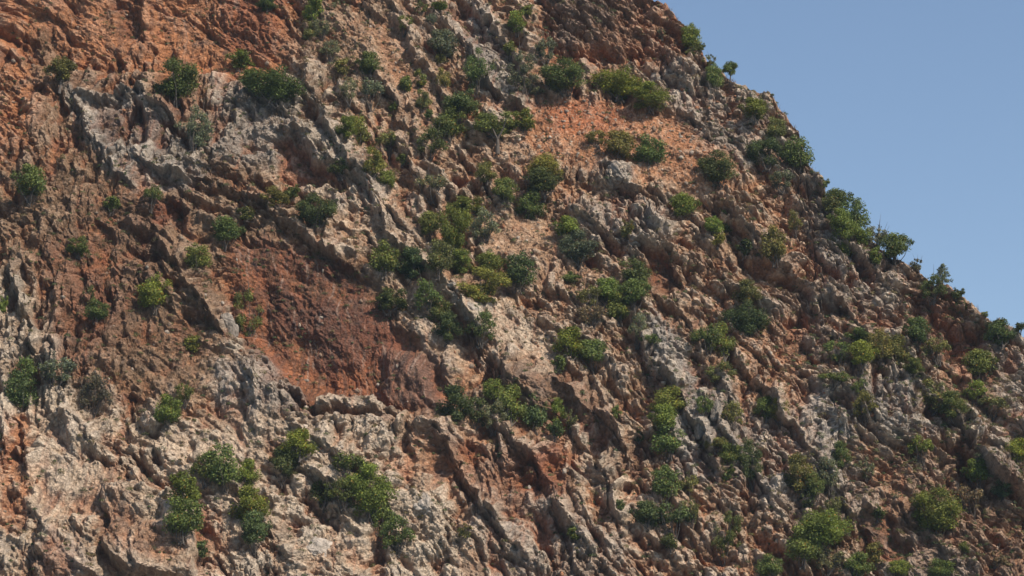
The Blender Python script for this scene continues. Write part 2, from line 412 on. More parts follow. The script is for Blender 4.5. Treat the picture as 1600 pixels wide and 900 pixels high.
# arc coordinate (pixels of slope) for the noise
seg = np.sqrt(np.diff(Y, axis=0) ** 2 + np.diff(Z, axis=0) ** 2)
arc = np.concatenate([np.zeros((1, NX)), np.cumsum(seg, 0)]) * math.sin(a0) / MPP
U = (X / MPP + 800).astype(np.float32); V = (900 - (arc + (-4 - zF0) / MPP)).astype(np.float32)
backf = np.clip((a0 - ALPH) / a0, 0, 2)                        # 0 front, 1 crest, >1 back
dirb = np.clip(backf * 1.3, 0, 1)
ny = -(1 - dirb) * 0.97 + dirb * -np.sin(ALPH); nz = (1 - dirb) * 0.24 + dirb * np.cos(ALPH)
nl = np.sqrt(ny * ny + nz * nz); ny /= nl; nz /= nl

def macro(P):
    px, py, _ = project(P)
    px = px.astype(np.float32); py = py.astype(np.float32)
    wx = 16 * fbm(U / 50, V / 50, 3, 11) + 5 * fbm(U / 15, V / 15, 2, 15); wy = 16 * fbm(U / 50 + 50, V / 50, 3, 12) + 5 * fbm(U / 15 + 9, V / 15, 2, 16)
    return px + wx, py + wy
qx, qy = macro(P)
D0 = sample(MD, qx, qy) * np.clip(1 - backf, 0, 1)
P1 = P.copy(); P1[..., 1] += ny * D0; P1[..., 2] += nz * D0
qx, qy = macro(P1)
fade = np.clip(1.15 - backf, 0, 1).astype(np.float32)
D = sample(MD, qx, qy) * fade
scree = sample(MS, qx, qy) * fade; face = sample(MF, qx, qy) * fade
rock = (1 - 0.84 * scree) * (1 - 0.72 * face)

U0, V0 = U, V
Dw = blur(D, 2)
U = (U + 0.55 * Dw / MPP * (1 - scree)).astype(np.float32); V = (V - 0.75 * Dw / MPP * (1 - scree)).astype(np.float32)   # keeps the grain even on steep faces
# weights of the bedding direction over the cliff
def g(cx, cy, r): return np.exp(-(((U0 - cx) / r) ** 2 + ((V0 - cy) / r) ** 2))
wV = 1.6 * g(200, 40, 200) + 1.2 * g(60, 480, 220) + 1.4 * g(560, 540, 160) + 2.4 * g(940, 20, 120) + 0.5 * g(150, 850, 200)   # near vertical
wL = 1.5 * g(420, 300, 220) + 0.9 * g(520, 720, 180) + 0.7 * g(300, 200, 160) + 0.5 * g(1000, 220, 160)                      # 35 degrees
wS = 1.0 * g(600, 120, 220) + 0.9 * g(900, 600, 260) + 0.8 * g(1150, 750, 300) + 0.3                                       # 58 degrees
wM = 0.6 + 0.8 * g(1300, 400, 300)                                                                                        # 46 degrees
wV, wL, wS, wM = [w ** 5 for w in (wV, wL, wS, wM)]
wt = wV + wL + wS + wM
WU = U + 18 * fbm(U / 110, V / 110, 2, 21) + 1.6 * fbm(U / 14, V / 14, 2, 24)
WV = V + 18 * fbm(U / 110, V / 110, 2, 22) + 1.6 * fbm(U / 14, V / 14, 2, 25)
def rot(a):
    a = R_(a); s = WU * math.cos(a) + WV * math.sin(a); t = WU * math.sin(a) - WV * math.cos(a)     # s down right, t up right
    return s.astype(np.float32), t.astype(np.float32)
def saw(ph):
    f = ph - np.floor(ph)
    return np.where(f < 0.12, f / 0.12, (1 - f) / 0.88)
F32 = lambda: np.zeros(U.shape, np.float32)
big, strata, bL, bM, bS, iL, iM, iS = [F32() for _ in range(8)]
for ang, w, sd_ in ((35, wL, 100), (46, wM, 200), (58, wS, 300), (84, wV, 400)):
    w = (w / wt).astype(np.float32); k = w > 0.03; w = w[k]
    s, t = rot(ang); s = s[k]; t = t[k]
    big[k] += w * fbm(s / 200, t / 80, 2, sd_)
    a_ = np.clip(0.45 + 1.5 * fbm(s / 150, t / 90, 2, sd_ + 7), 0, 1)
    strata[k] += w * (saw(t / 46 + 1.1 * fbm(s / 170, t / 90, 2, sd_ + 11)) * a_ * 1.3
                      + saw(t / 15 + 1.3 * fbm(s / 80, t / 40, 2, sd_ + 17)) * np.clip(0.2 + 2.2 * fbm(s / 90, t / 50, 2, sd_ + 19), 0, 1) * 0.58)
    for arr, idr, sx, tx, off, sl, ti in ((bL, iL, 84, 44, 23, 6.0, .9), (bM, iM, 36, 21, 37, 6.0, .7), (bS, iS, 15, 10, 51, 5.0, .55)):
        H_, I_ = blocks(s / sx + 0.12 * perlin(s / 30, t / 30, 5), t / tx, sd_ + off, sl, (0.0, -0.35), ti)
        arr[k] += w * H_; idr[k] += w * I_
facet_id = iM
x1, x1i = blocks(WU / 6.8, WV / 5.6, 555, 4.0, (0, 0), .5)
k1, k2, kc, ki = worley(WU / 10, WV / 8, 556)
rough = np.clip(0.72 + 1.4 * fbm(U / 110, V / 110, 3, 61) + 0.45 * sstep(780, 1000, U0), 0.12, 1.5)
rough2 = np.clip(0.62 + 1.6 * fbm(U / 70 + 40, V / 70, 3, 62), 0.1, 1.1)
karst = np.clip(0.1 + 2.4 * fbm(U / 140 + 8, V / 140, 3, 66), 0, 1)      # places where the rock is knobbly
fine = ridged(WU / 9, WV / 8, 3, 71)
D = D + rock * (1.1 * big + 0.78 * strata + 0.74 * bL + 0.80 * (0.4 + 0.6 * rough2) * bM + 0.46 * (0.35 + 0.65 * rough) * bS)
D = D + (1 - 0.85 * face) * (1 - 0.4 * scree) * (0.3 + 0.7 * rock) * (0.35 + 0.65 * rough * rough2) * 0.27 * x1 + rock * karst * 0.45 * np.sqrt(np.clip(1 - (k1 / 0.8) ** 2, 0, 1)) \
    + 0.11 * rock * rough * fine + 0.10 * fbm(U / 5, V / 5, 2, 81)
D = D - 0.9
n_w = fbm(U0 / 60, V0 / 60, 3, 92)
# vertical flutes on the bare walls
D = D + face * (0.26 * ridged(U0 / 17 + 1.2 * n_w, V0 / 80, 4, 91) + 0.75 * fbm(U / 40, V / 60, 3, 93))
# heal the scree
D = D + scree * (0.5 * fbm(U / 60, V / 60, 3, 95) + 0.22 * saw((WV * .8 - WU * .35) / 16 + 2 * fbm(U / 50, V / 50, 3, 97)))
D = (D * (1 - 0.35 * np.clip(backf, 0, 1))).astype(np.float32)

PP = P.copy(); PP[..., 1] += ny * D; PP[..., 2] += nz * D
lat = 0.10 * fbm(U / 7, V / 7, 2, 99)
PP[..., 0] += lat

# ---- colour per vertex (albedo, with the shade of the recess painted in)
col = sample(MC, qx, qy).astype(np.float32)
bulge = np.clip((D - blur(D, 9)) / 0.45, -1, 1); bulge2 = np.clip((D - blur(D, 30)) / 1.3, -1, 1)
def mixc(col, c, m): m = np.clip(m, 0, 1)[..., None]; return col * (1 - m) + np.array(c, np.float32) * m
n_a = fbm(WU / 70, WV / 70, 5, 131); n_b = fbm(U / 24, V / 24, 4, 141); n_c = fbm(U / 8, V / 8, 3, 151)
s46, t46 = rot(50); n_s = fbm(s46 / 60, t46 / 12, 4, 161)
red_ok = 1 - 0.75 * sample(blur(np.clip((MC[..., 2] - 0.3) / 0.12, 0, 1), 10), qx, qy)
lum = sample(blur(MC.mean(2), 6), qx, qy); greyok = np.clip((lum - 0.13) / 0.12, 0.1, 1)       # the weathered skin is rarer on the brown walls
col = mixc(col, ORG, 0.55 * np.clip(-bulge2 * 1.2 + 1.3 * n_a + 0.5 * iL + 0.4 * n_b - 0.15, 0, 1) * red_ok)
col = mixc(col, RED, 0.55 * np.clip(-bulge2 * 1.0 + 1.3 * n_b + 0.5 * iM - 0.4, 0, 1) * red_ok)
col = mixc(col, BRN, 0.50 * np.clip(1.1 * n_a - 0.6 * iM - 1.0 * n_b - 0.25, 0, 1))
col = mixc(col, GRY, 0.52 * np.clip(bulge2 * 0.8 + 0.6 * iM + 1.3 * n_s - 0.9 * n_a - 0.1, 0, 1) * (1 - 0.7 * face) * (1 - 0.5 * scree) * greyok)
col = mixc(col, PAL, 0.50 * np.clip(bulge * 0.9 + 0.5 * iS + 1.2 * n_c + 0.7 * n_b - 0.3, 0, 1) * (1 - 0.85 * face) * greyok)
col = mixc(col, DGR, 0.45 * np.clip(1.9 * n_b - 1.0 * n_c - 0.5 * iM - 0.15, 0, 1) * (1 - 0.6 * scree))
run = fbm(U / 9, V / 120, 4, 177)                                # stains running down the rock
col = mixc(col, (0.30, 0.11, 0.055), 0.5 * np.clip(2.6 * run - 0.5 + 0.6 * n_a, 0, 1) * red_ok * (1 - scree))
col = mixc(col, (0.085, 0.068, 0.055), 0.5 * np.clip(-2.6 * run - 0.62 + 0.5 * n_b, 0, 1) * (1 - scree))
vstreak = fbm(WU / 7, V / 90, 4, 171)
col = mixc(col, (0.36, 0.26, 0.20), np.clip(3.2 * vstreak - 0.75, 0, 0.55) * face)
col = mixc(col, (0.10, 0.055, 0.04), np.clip(-3.4 * vstreak - 0.35, 0, 0.65) * face)
st = fbm(U / 3.2, V / 3.0, 2, 181)
col = mixc(col, (0.43, 0.30, 0.21), scree * np.clip(st * 2.2 + 0.9 * n_c - 0.35, 0, 0.45))
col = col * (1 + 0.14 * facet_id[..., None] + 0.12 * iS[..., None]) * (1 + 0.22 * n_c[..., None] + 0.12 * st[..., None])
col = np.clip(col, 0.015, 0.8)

def grid_mesh(name, PP, col):
    nr, nc = PP.shape[:2]
    me = bpy.data.meshes.new(name)
    me.vertices.add(nr * nc); me.vertices.foreach_set('co', PP.reshape(-1).astype(np.float32))
    i = (np.arange(nr - 1)[:, None] * nc + np.arange(nc - 1)[None]).astype(np.int32)
    q = np.stack([i, i + 1, i + nc + 1, i + nc], -1).reshape(-1)
    nf = (nr - 1) * (nc - 1)
    me.loops.add(nf * 4); me.loops.foreach_set('vertex_index', q)
    me.polygons.add(nf); me.polygons.foreach_set('loop_start', np.arange(0, nf * 4, 4, dtype=np.int32))
    me.polygons.foreach_set('use_smooth', np.zeros(nf, bool))
    me.update(calc_edges=True)
    at = me.color_attributes.new('rock_colour', 'FLOAT_COLOR', 'POINT')
    c4 = np.ones((nr * nc, 4), np.float32); c4[:, :3] = col.reshape(-1, 3); at.data.foreach_set('color', c4.reshape(-1))
    o = bpy.data.objects.new(name, me); SC.collection.objects.link(o); return o

def rock_material(name, attr=True, base=(0.4, 0.33, 0.27)):
    m = bpy.data.materials.new(name); m.use_nodes = True; n = m.node_tree.nodes; L = m.node_tree.links
    b = n['Principled BSDF']; b.inputs['Roughness'].default_value = 0.92; b.inputs['Specular IOR Level'].default_value = 0.18
    tc = n.new('ShaderNodeTexCoord')
    n1 = n.new('ShaderNodeTexNoise'); n1.inputs['Scale'].default_value = 3.2; n1.inputs['Detail'].default_value = 6; n1.inputs['Roughness'].default_value = 0.65
    L.new(tc.outputs['Object'], n1.inputs['Vector'])
    vo = n.new('ShaderNodeTexVoronoi'); vo.feature = 'DISTANCE_TO_EDGE'; vo.inputs['Scale'].default_value = 1.7
    mx = n.new('ShaderNodeVectorMath'); mx.operation = 'MULTIPLY_ADD'; mx.inputs[1].default_value = (.5, .5, .5)
    L.new(n1.outputs['Color'], mx.inputs[0]); L.new(tc.outputs['Object'], mx.inputs[2]); L.new(mx.outputs[0], vo.inputs['Vector'])
    ramp = n.new('ShaderNodeMapRange'); ramp.inputs['From Min'].default_value = 0.3; ramp.inputs['From Max'].default_value = 0.7
    ramp.inputs['To Min'].default_value = 0.74; ramp.inputs['To Max'].default_value = 1.24; L.new(n1.outputs['Fac'], ramp.inputs[0])
    mul = n.new('ShaderNodeMix'); mul.data_type = 'RGBA'; mul.blend_type = 'MULTIPLY'; mul.inputs[0].default_value = 1.0
    if attr:
        a = n.new('ShaderNodeVertexColor'); a.layer_name = 'rock_colour'; L.new(a.outputs['Color'], mul.inputs[6])
    else: mul.inputs[6].default_value = (*base, 1)
    L.new(ramp.outputs[0], mul.inputs[7]); L.new(mul.outputs[2], b.inputs['Base Color'])
    ck = n.new('ShaderNodeMapRange'); ck.inputs['From Max'].default_value = 0.10; L.new(vo.outputs['Distance'], ck.inputs[0])
    ad = n.new('ShaderNodeMath'); ad.operation = 'MULTIPLY_ADD'; ad.inputs[1].default_value = 0.30; L.new(ck.outputs[0], ad.inputs[0]); L.new(n1.outputs['Fac'], ad.inputs[2])
    bp = n.new('ShaderNodeBump'); bp.inputs['Strength'].default_value = 1.0; bp.inputs['Distance'].default_value = 0.34
    L.new(ad.outputs[0], bp.inputs['Height']); L.new(bp.outputs[0], b.inputs['Normal'])
    return m
cliff = grid_mesh('cliff', PP, col); cliff['kind'] = 'structure'
cliff.data.materials.append(rock_material('limestone'))

# sea at the foot of the cliff, out to the horizon
sm = bpy.data.meshes.new('sea'); S = 3000
sm.from_pydata([(-S, -S, 0), (S, -S, 0), (S, S, 0), (-S, S, 0)], [], [(0, 1, 2, 3)])
sea = bpy.data.objects.new('sea', sm); SC.collection.objects.link(sea); sea['kind'] = 'structure'
wm = bpy.data.materials.new('sea_water'); wm.use_nodes = True
b = wm.node_tree.nodes['Principled BSDF']; b.inputs['Base Color'].default_value = (0.02, 0.07, 0.10, 1); b.inputs['Roughness'].default_value = 0.25
wn = wm.node_tree.nodes.new('ShaderNodeTexNoise'); wn.inputs['Scale'].default_value = 4000.0
wb_ = wm.node_tree.nodes.new('ShaderNodeBump'); wb_.inputs['Strength'].default_value = 0.5
wm.node_tree.links.new(wn.outputs[0], wb_.inputs['Height']); wm.node_tree.links.new(wb_.outputs[0], b.inputs['Normal'])
sm.materials.append(wm)

# ------------------------------------------------------------------ where the surface is seen, for planting
fl = slice(10, NR - NE)
fp = PP[fl].reshape(-1, 3); ppx, ppy, pd = project(fp)
CELL = 3.0
CW, CH = int(1720 / CELL), int(1020 / CELL)
ci_ = ((ppx + 60) / CELL).astype(int); cj_ = ((ppy + 60) / CELL).astype(int)
ok = (ci_ >= 0) & (ci_ < CW) & (cj_ >= 0) & (cj_ < CH)
idx = np.nonzero(ok)[0]; idx = idx[np.argsort(-pd[idx])]
HIT = np.full((CH, CW), -1, np.int64); HIT[cj_[idx], ci_[idx]] = idx
def ground(px, py):
    i = int((px + 60) / CELL); j = int((py + 60) / CELL)
    for r in range(0, 14):
        for jj in range(j, j + r + 1):
            for ii in range(i - r, i + r + 1):
                if 0 <= jj < CH and 0 <= ii < CW and HIT[jj, ii] >= 0: return fp[HIT[jj, ii]]
    return on_slope(np.array([px]), np.array([py]))[0]
# ------------------------------------------------------------------ plants
def leaf_material():
    m = bpy.data.materials.new('leaves'); m.use_nodes = True; n = m.node_tree.nodes; L = m.node_tree.links
    b = n['Principled BSDF']; b.inputs['Roughness'].default_value = 0.6; b.inputs['Specular IOR Level'].default_value = 0.25
    oi = n.new('ShaderNodeObjectInfo'); a = n.new('ShaderNodeVertexColor'); a.layer_name = 'leaf_tint'
    mul = n.new('ShaderNodeMix'); mul.data_type = 'RGBA'; mul.blend_type = 'MULTIPLY'; mul.inputs[0].default_value = 1.0
    L.new(oi.outputs['Color'], mul.inputs[6]); L.new(a.outputs['Color'], mul.inputs[7]); L.new(mul.outputs[2], b.inputs['Base Color'])
    tr = n.new('ShaderNodeBsdfTranslucent'); L.new(mul.outputs[2], tr.inputs['Color'])
    mx = n.new('ShaderNodeMixShader'); mx.inputs[0].default_value = 0.32
    L.new(b.outputs[0], mx.inputs[1]); L.new(tr.outputs[0], mx.inputs[2]); L.new(mx.outputs[0], n['Material Output'].inputs['Surface'])
    return m
def bark_material():
    m = bpy.data.materials.new('bark'); m.use_nodes = True; n = m.node_tree.nodes; L = m.node_tree.links
    b = n['Principled BSDF']; b.inputs['Roughness'].default_value = 0.9
    t = n.new('ShaderNodeTexNoise'); t.inputs['Scale'].default_value = 9
    r = n.new('ShaderNodeValToRGB'); r.color_ramp.elements[0].color = (.05, .038, .03, 1); r.color_ramp.elements[1].color = (.13, .105, .085, 1)
    L.new(t.outputs[0], r.inputs[0]); L.new(r.outputs[0], b.inputs['Base Color']); return m
LEAF = leaf_material(); BARK = bark_material()
def mesh_np(name, V_, Fq, tint=None, mat=None, smooth=False):
    me = bpy.data.meshes.new(name); k = Fq.shape[1]
    me.vertices.add(len(V_)); me.vertices.foreach_set('co', np.asarray(V_, np.float32).reshape(-1))
    me.loops.add(Fq.size); me.loops.foreach_set('vertex_index', Fq.reshape(-1).astype(np.int32))
    me.polygons.add(len(Fq)); me.polygons.foreach_set('loop_start', np.arange(0, Fq.size, k, dtype=np.int32))
    if smooth: me.polygons.foreach_set('use_smooth', np.ones(len(Fq), bool))
    me.update(calc_edges=True)
    if tint is not None:
        at = me.color_attributes.new('leaf_tint', 'FLOAT_COLOR', 'POINT'); c = np.ones((len(V_), 4), np.float32); c[:, :3] = tint
        at.data.foreach_set('color', c.reshape(-1))
    if mat: me.materials.append(mat)
    return me
def tubes(paths, sides=5):
    """paths: list of [(point, radius), ...]"""
    V_, F_ = [], []
    for pth in paths:
        base = len(V_); n = len(pth)
        for i, (p, r) in enumerate(pth):
            a = np.array(pth[min(i + 1, n - 1)][0], float) - np.array(pth[max(i - 1, 0)][0], float); a /= np.linalg.norm(a) + 1e-9
            s = np.cross(a, [0.3, 0.9, 0.2]); s /= np.linalg.norm(s) + 1e-9; t = np.cross(a, s)
            for k in range(sides):
                an = 2 * math.pi * k / sides; V_.append(np.array(p) + r * (math.cos(an) * s + math.sin(an) * t))
        for i in range(n - 1):
            for k in range(sides):
                k2 = (k + 1) % sides
                F_.append((base + i * sides + k, base + i * sides + k2, base + (i + 1) * sides + k2, base + (i + 1) * sides + k))
    return np.array(V_), np.array(F_)
KIND = {  # lobes, lobe radius range, crown floor, density, spread power
    'round': dict(n=16, r=(.17, .28), z0=-.14, k=9.5, stems=4),
    'wide':  dict(n=20, r=(.13, .25), z0=-.14, k=9.5, stems=5),
    'dense': dict(n=26, r=(.17, .28), z0=-.14, k=10.5, stems=4),
    'tall':  dict(n=17, r=(.15, .26), z0=-.14, k=9.5, stems=4),
    'airy':  dict(n=20, r=(.10, .19), z0=-.14, k=4.6, stems=8),
    'tree':  dict(n=14, r=(.14, .24), z0=.26, k=7.5, stems=5),
}
def make_plant(kind, leaf, seed):
    r = np.random.RandomState(seed)
    cs, rs = [], []
    if kind == 'pine':
        for i in range(34):
            z = 0.16 + 0.8 * (i / 33) ** 0.9; rad = 0.46 * (1 - (z - .1) / .95) ** 0.8; a = i * 2.4 + r.rand()
            for q in (0.5, 1.0):
                cs.append((rad * q * math.cos(a), rad * q * math.sin(a), z + .05 * q)); rs.append(.05 + .05 * (1 - z))
        K_ = dict(z0=.15, k=5.0, stems=0)
    else:
        K_ = KIND[kind]; lopx = r.uniform(-.12, .12)
        hubs = np.array([[r.uniform(-.62, .62), r.uniform(-.5, .5), r.uniform(-.7, .6)] for _ in range(r.randint(3, 6))])
        while len(cs) < K_['n']:
            p = r.uniform(-1, 1, 3); q = np.linalg.norm(p)
            if q > 1 or q < 0.35: continue
            rr = r.uniform(*K_['r']) * (1.15 - .45 * q) * r.uniform(.7, 1.1)
            zc = K_['z0'] + rr * .8 + (1 - K_['z0'] - 1.7 * rr) * (p[2] * .5 + .5)
            wz = math.sqrt(max(0.2, 1 - (max(0, (zc - .5)) / .62) ** 2))     # narrower towards the top
            cs.append(((0.5 - rr * .8) * p[0] * wz * 1.1 + lopx * (zc - .3), (0.46 - rr * .8) * p[1] * wz * 1.1, zc)); rs.append(rr)
    cs = np.array(cs); rs = np.array(rs)
    N = int(K_['k'] / leaf ** 2 / 1.0)
    w = rs ** 2; w = w * r.uniform(.5, 1.4, len(w)); w /= w.sum()
    li = r.choice(len(cs), N, p=w)
    d = r.normal(size=(N, 3)); d /= np.linalg.norm(d, axis=1)[:, None]
    # leaf twigs: pull leaves together in tufts
    nt_ = max(30, N // 9); td = r.normal(size=(nt_, 3)); td /= np.linalg.norm(td, axis=1)[:, None]; tid = r.randint(0, nt_, N)
    d = d * .35 + td[tid]; d /= np.linalg.norm(d, axis=1)[:, None]
    tl = r.uniform(.55, 1.4, nt_)[tid]
    rad = rs[li] * tl * (1 - .35 * r.rand(N) ** 2)
    c = cs[li] + d * rad[:, None] * np.array([1, 1, .85])
    keep = c[:, 2] > (K_['z0'] * .55 if K_['z0'] > 0 else K_['z0'] - .1) + .05 * r.rand(N); c = c[keep]; d = d[keep]; li = li[keep]; tid = tid[keep]; N = len(c)
    nrm = d * .8 + r.normal(size=(N, 3)) * .65 + np.array([0, 0, .35]); nrm /= np.linalg.norm(nrm, axis=1)[:, None]
    u = np.cross(nrm, r.normal(size=(N, 3))); u /= np.linalg.norm(u, axis=1)[:, None]; v = np.cross(nrm, u)
    l = leaf * r.uniform(.6, 1.25, N)[:, None]
    q = np.stack([c - u * l * .7, c + v * l * .38 - u * l * .05, c + u * l * .7, c - v * l * .38 - u * l * .05], 1).reshape(-1, 3)
    lobe = r.uniform(.72, 1.25, len(cs))[li]; one = r.uniform(.7, 1.3, N); tuft = r.uniform(.75, 1.25, nt_)[tid]
    tint = np.stack([lobe * one * tuft * (1 + .25 * (tuft - 1)), lobe * one * tuft, lobe * one * (1 - .3 * (tuft - 1))], 1)
    dead = r.rand(N) < .02; tint[dead] = [2.0, 1.0, .8]
    tint = np.clip(np.repeat(tint, 4, 0), .3, 2.4)
    crown = mesh_np('crown', q, np.arange(4 * N).reshape(N, 4), tint, LEAF)
    paths = []
    if kind == 'pine': paths.append([((0, 0, -.12), .035), ((.01, 0, .4), .026), ((0, .01, .97), .006)])
    elif kind == 'tree':
        f = (r.uniform(-.07, .07), r.uniform(-.05, .05), K_['z0'] * .9)
        paths.append([((0, 0, -.15), .05), ((f[0] * 1.5, f[1], f[2] * .5), .036), (f, .03)])
        for k in r.choice(len(cs), 7, replace=False):
            e = cs[k]; m_ = (np.array(f) + e) / 2 + r.uniform(-.05, .05, 3); paths.append([(f, .024), (m_, .015), (e, .006)])
    else:
        for k in r.choice(len(cs), K_['stems'] + 3, replace=False):
            e = cs[k]; b0 = np.array([r.uniform(-.1, .1), r.uniform(-.08, .08), -.28])
            m_ = b0 * .5 + e * .5 + np.array([0, 0, -.04]) + r.uniform(-.06, .06, 3); paths.append([(b0, .016), (m_, .010), (e, .004)])
            if kind == 'airy':
                e2 = e + (e - m_) * .9; paths.append([(m_, .01), (e2 * .6 + e * .4, .005), (e2, .002)])
    sv, sf = tubes(paths)
    stem = mesh_np('stem', sv, sf, None, BARK, True)
    return crown, stem
PROTO = {}
def proto(kind, cls, var):
    k = (kind, cls, var)
    if k not in PROTO: PROTO[k] = make_plant(kind, {'S': .088, 'M': .047, 'L': .033}[cls], (sum(map(ord, kind)) * 7 + ord(cls) + 31 * var) % 9973)
    return PROTO[k]
COL = {'bright': (.165, .195, .034), 'mid': (.128, .155, .038), 'dark': (.088, .110, .034), 'olive': (.165, .156, .044),
       'grey': (.148, .154, .078), 'yellow': (.180, .178, .036), 'brown': (.165, .130, .072), 'pale': (.165, .180, .098)}
NAME = {'round': 'evergreen_shrub', 'wide': 'spreading_shrub', 'tall': 'upright_shrub', 'dense': 'leafy_shrub', 'airy': 'sparse_shrub', 'tree': 'small_tree', 'pine': 'pine_tree'}
CAT = {'tree': 'tree', 'pine': 'tree'}
nplant = 0
def plant(px, py, w, h, kind, c, label, group=None):
    global nplant
    nplant += 1
    cls = 'S' if max(w, h) < 30 else ('M' if max(w, h) < 56 else 'L')
    cm, stm = proto(kind, cls, nplant % 3)
    g = ground(px, py + h * .40)
    root = bpy.data.objects.new(NAME[kind], None); SC.collection.objects.link(root); root.empty_display_size = .5
    root.location = (g[0], g[1] - .10 * w * MPP, g[2] - .04 * h * MPP)
    cw_ = w * MPP * 1.22; root.scale = (cw_, cw_ * .95, h * MPP * 1.16)
    root.rotation_euler = (R_(rnd.uniform(2, 12)), R_(rnd.uniform(-6, 6)), R_(rnd.uniform(-30, 30) + 180 * (nplant % 2)))
    root['label'] = label; root['category'] = CAT.get(kind, 'shrub')
    root['group'] = group or ('trees on the cliff' if kind in CAT else 'shrubs scattered over the cliff')
    crown = bpy.data.objects.new('crown', cm); SC.collection.objects.link(crown); crown.parent = root
    b = COL[c]; j = rnd.uniform(.82, 1.2); y_ = rnd.uniform(.9, 1.12)
    crown.color = (b[0] * j * y_, b[1] * j, b[2] * j / y_, 1)
    tr = bpy.data.objects.new('trunk' if kind in CAT else 'stem', stm); SC.collection.objects.link(tr); tr.parent = root
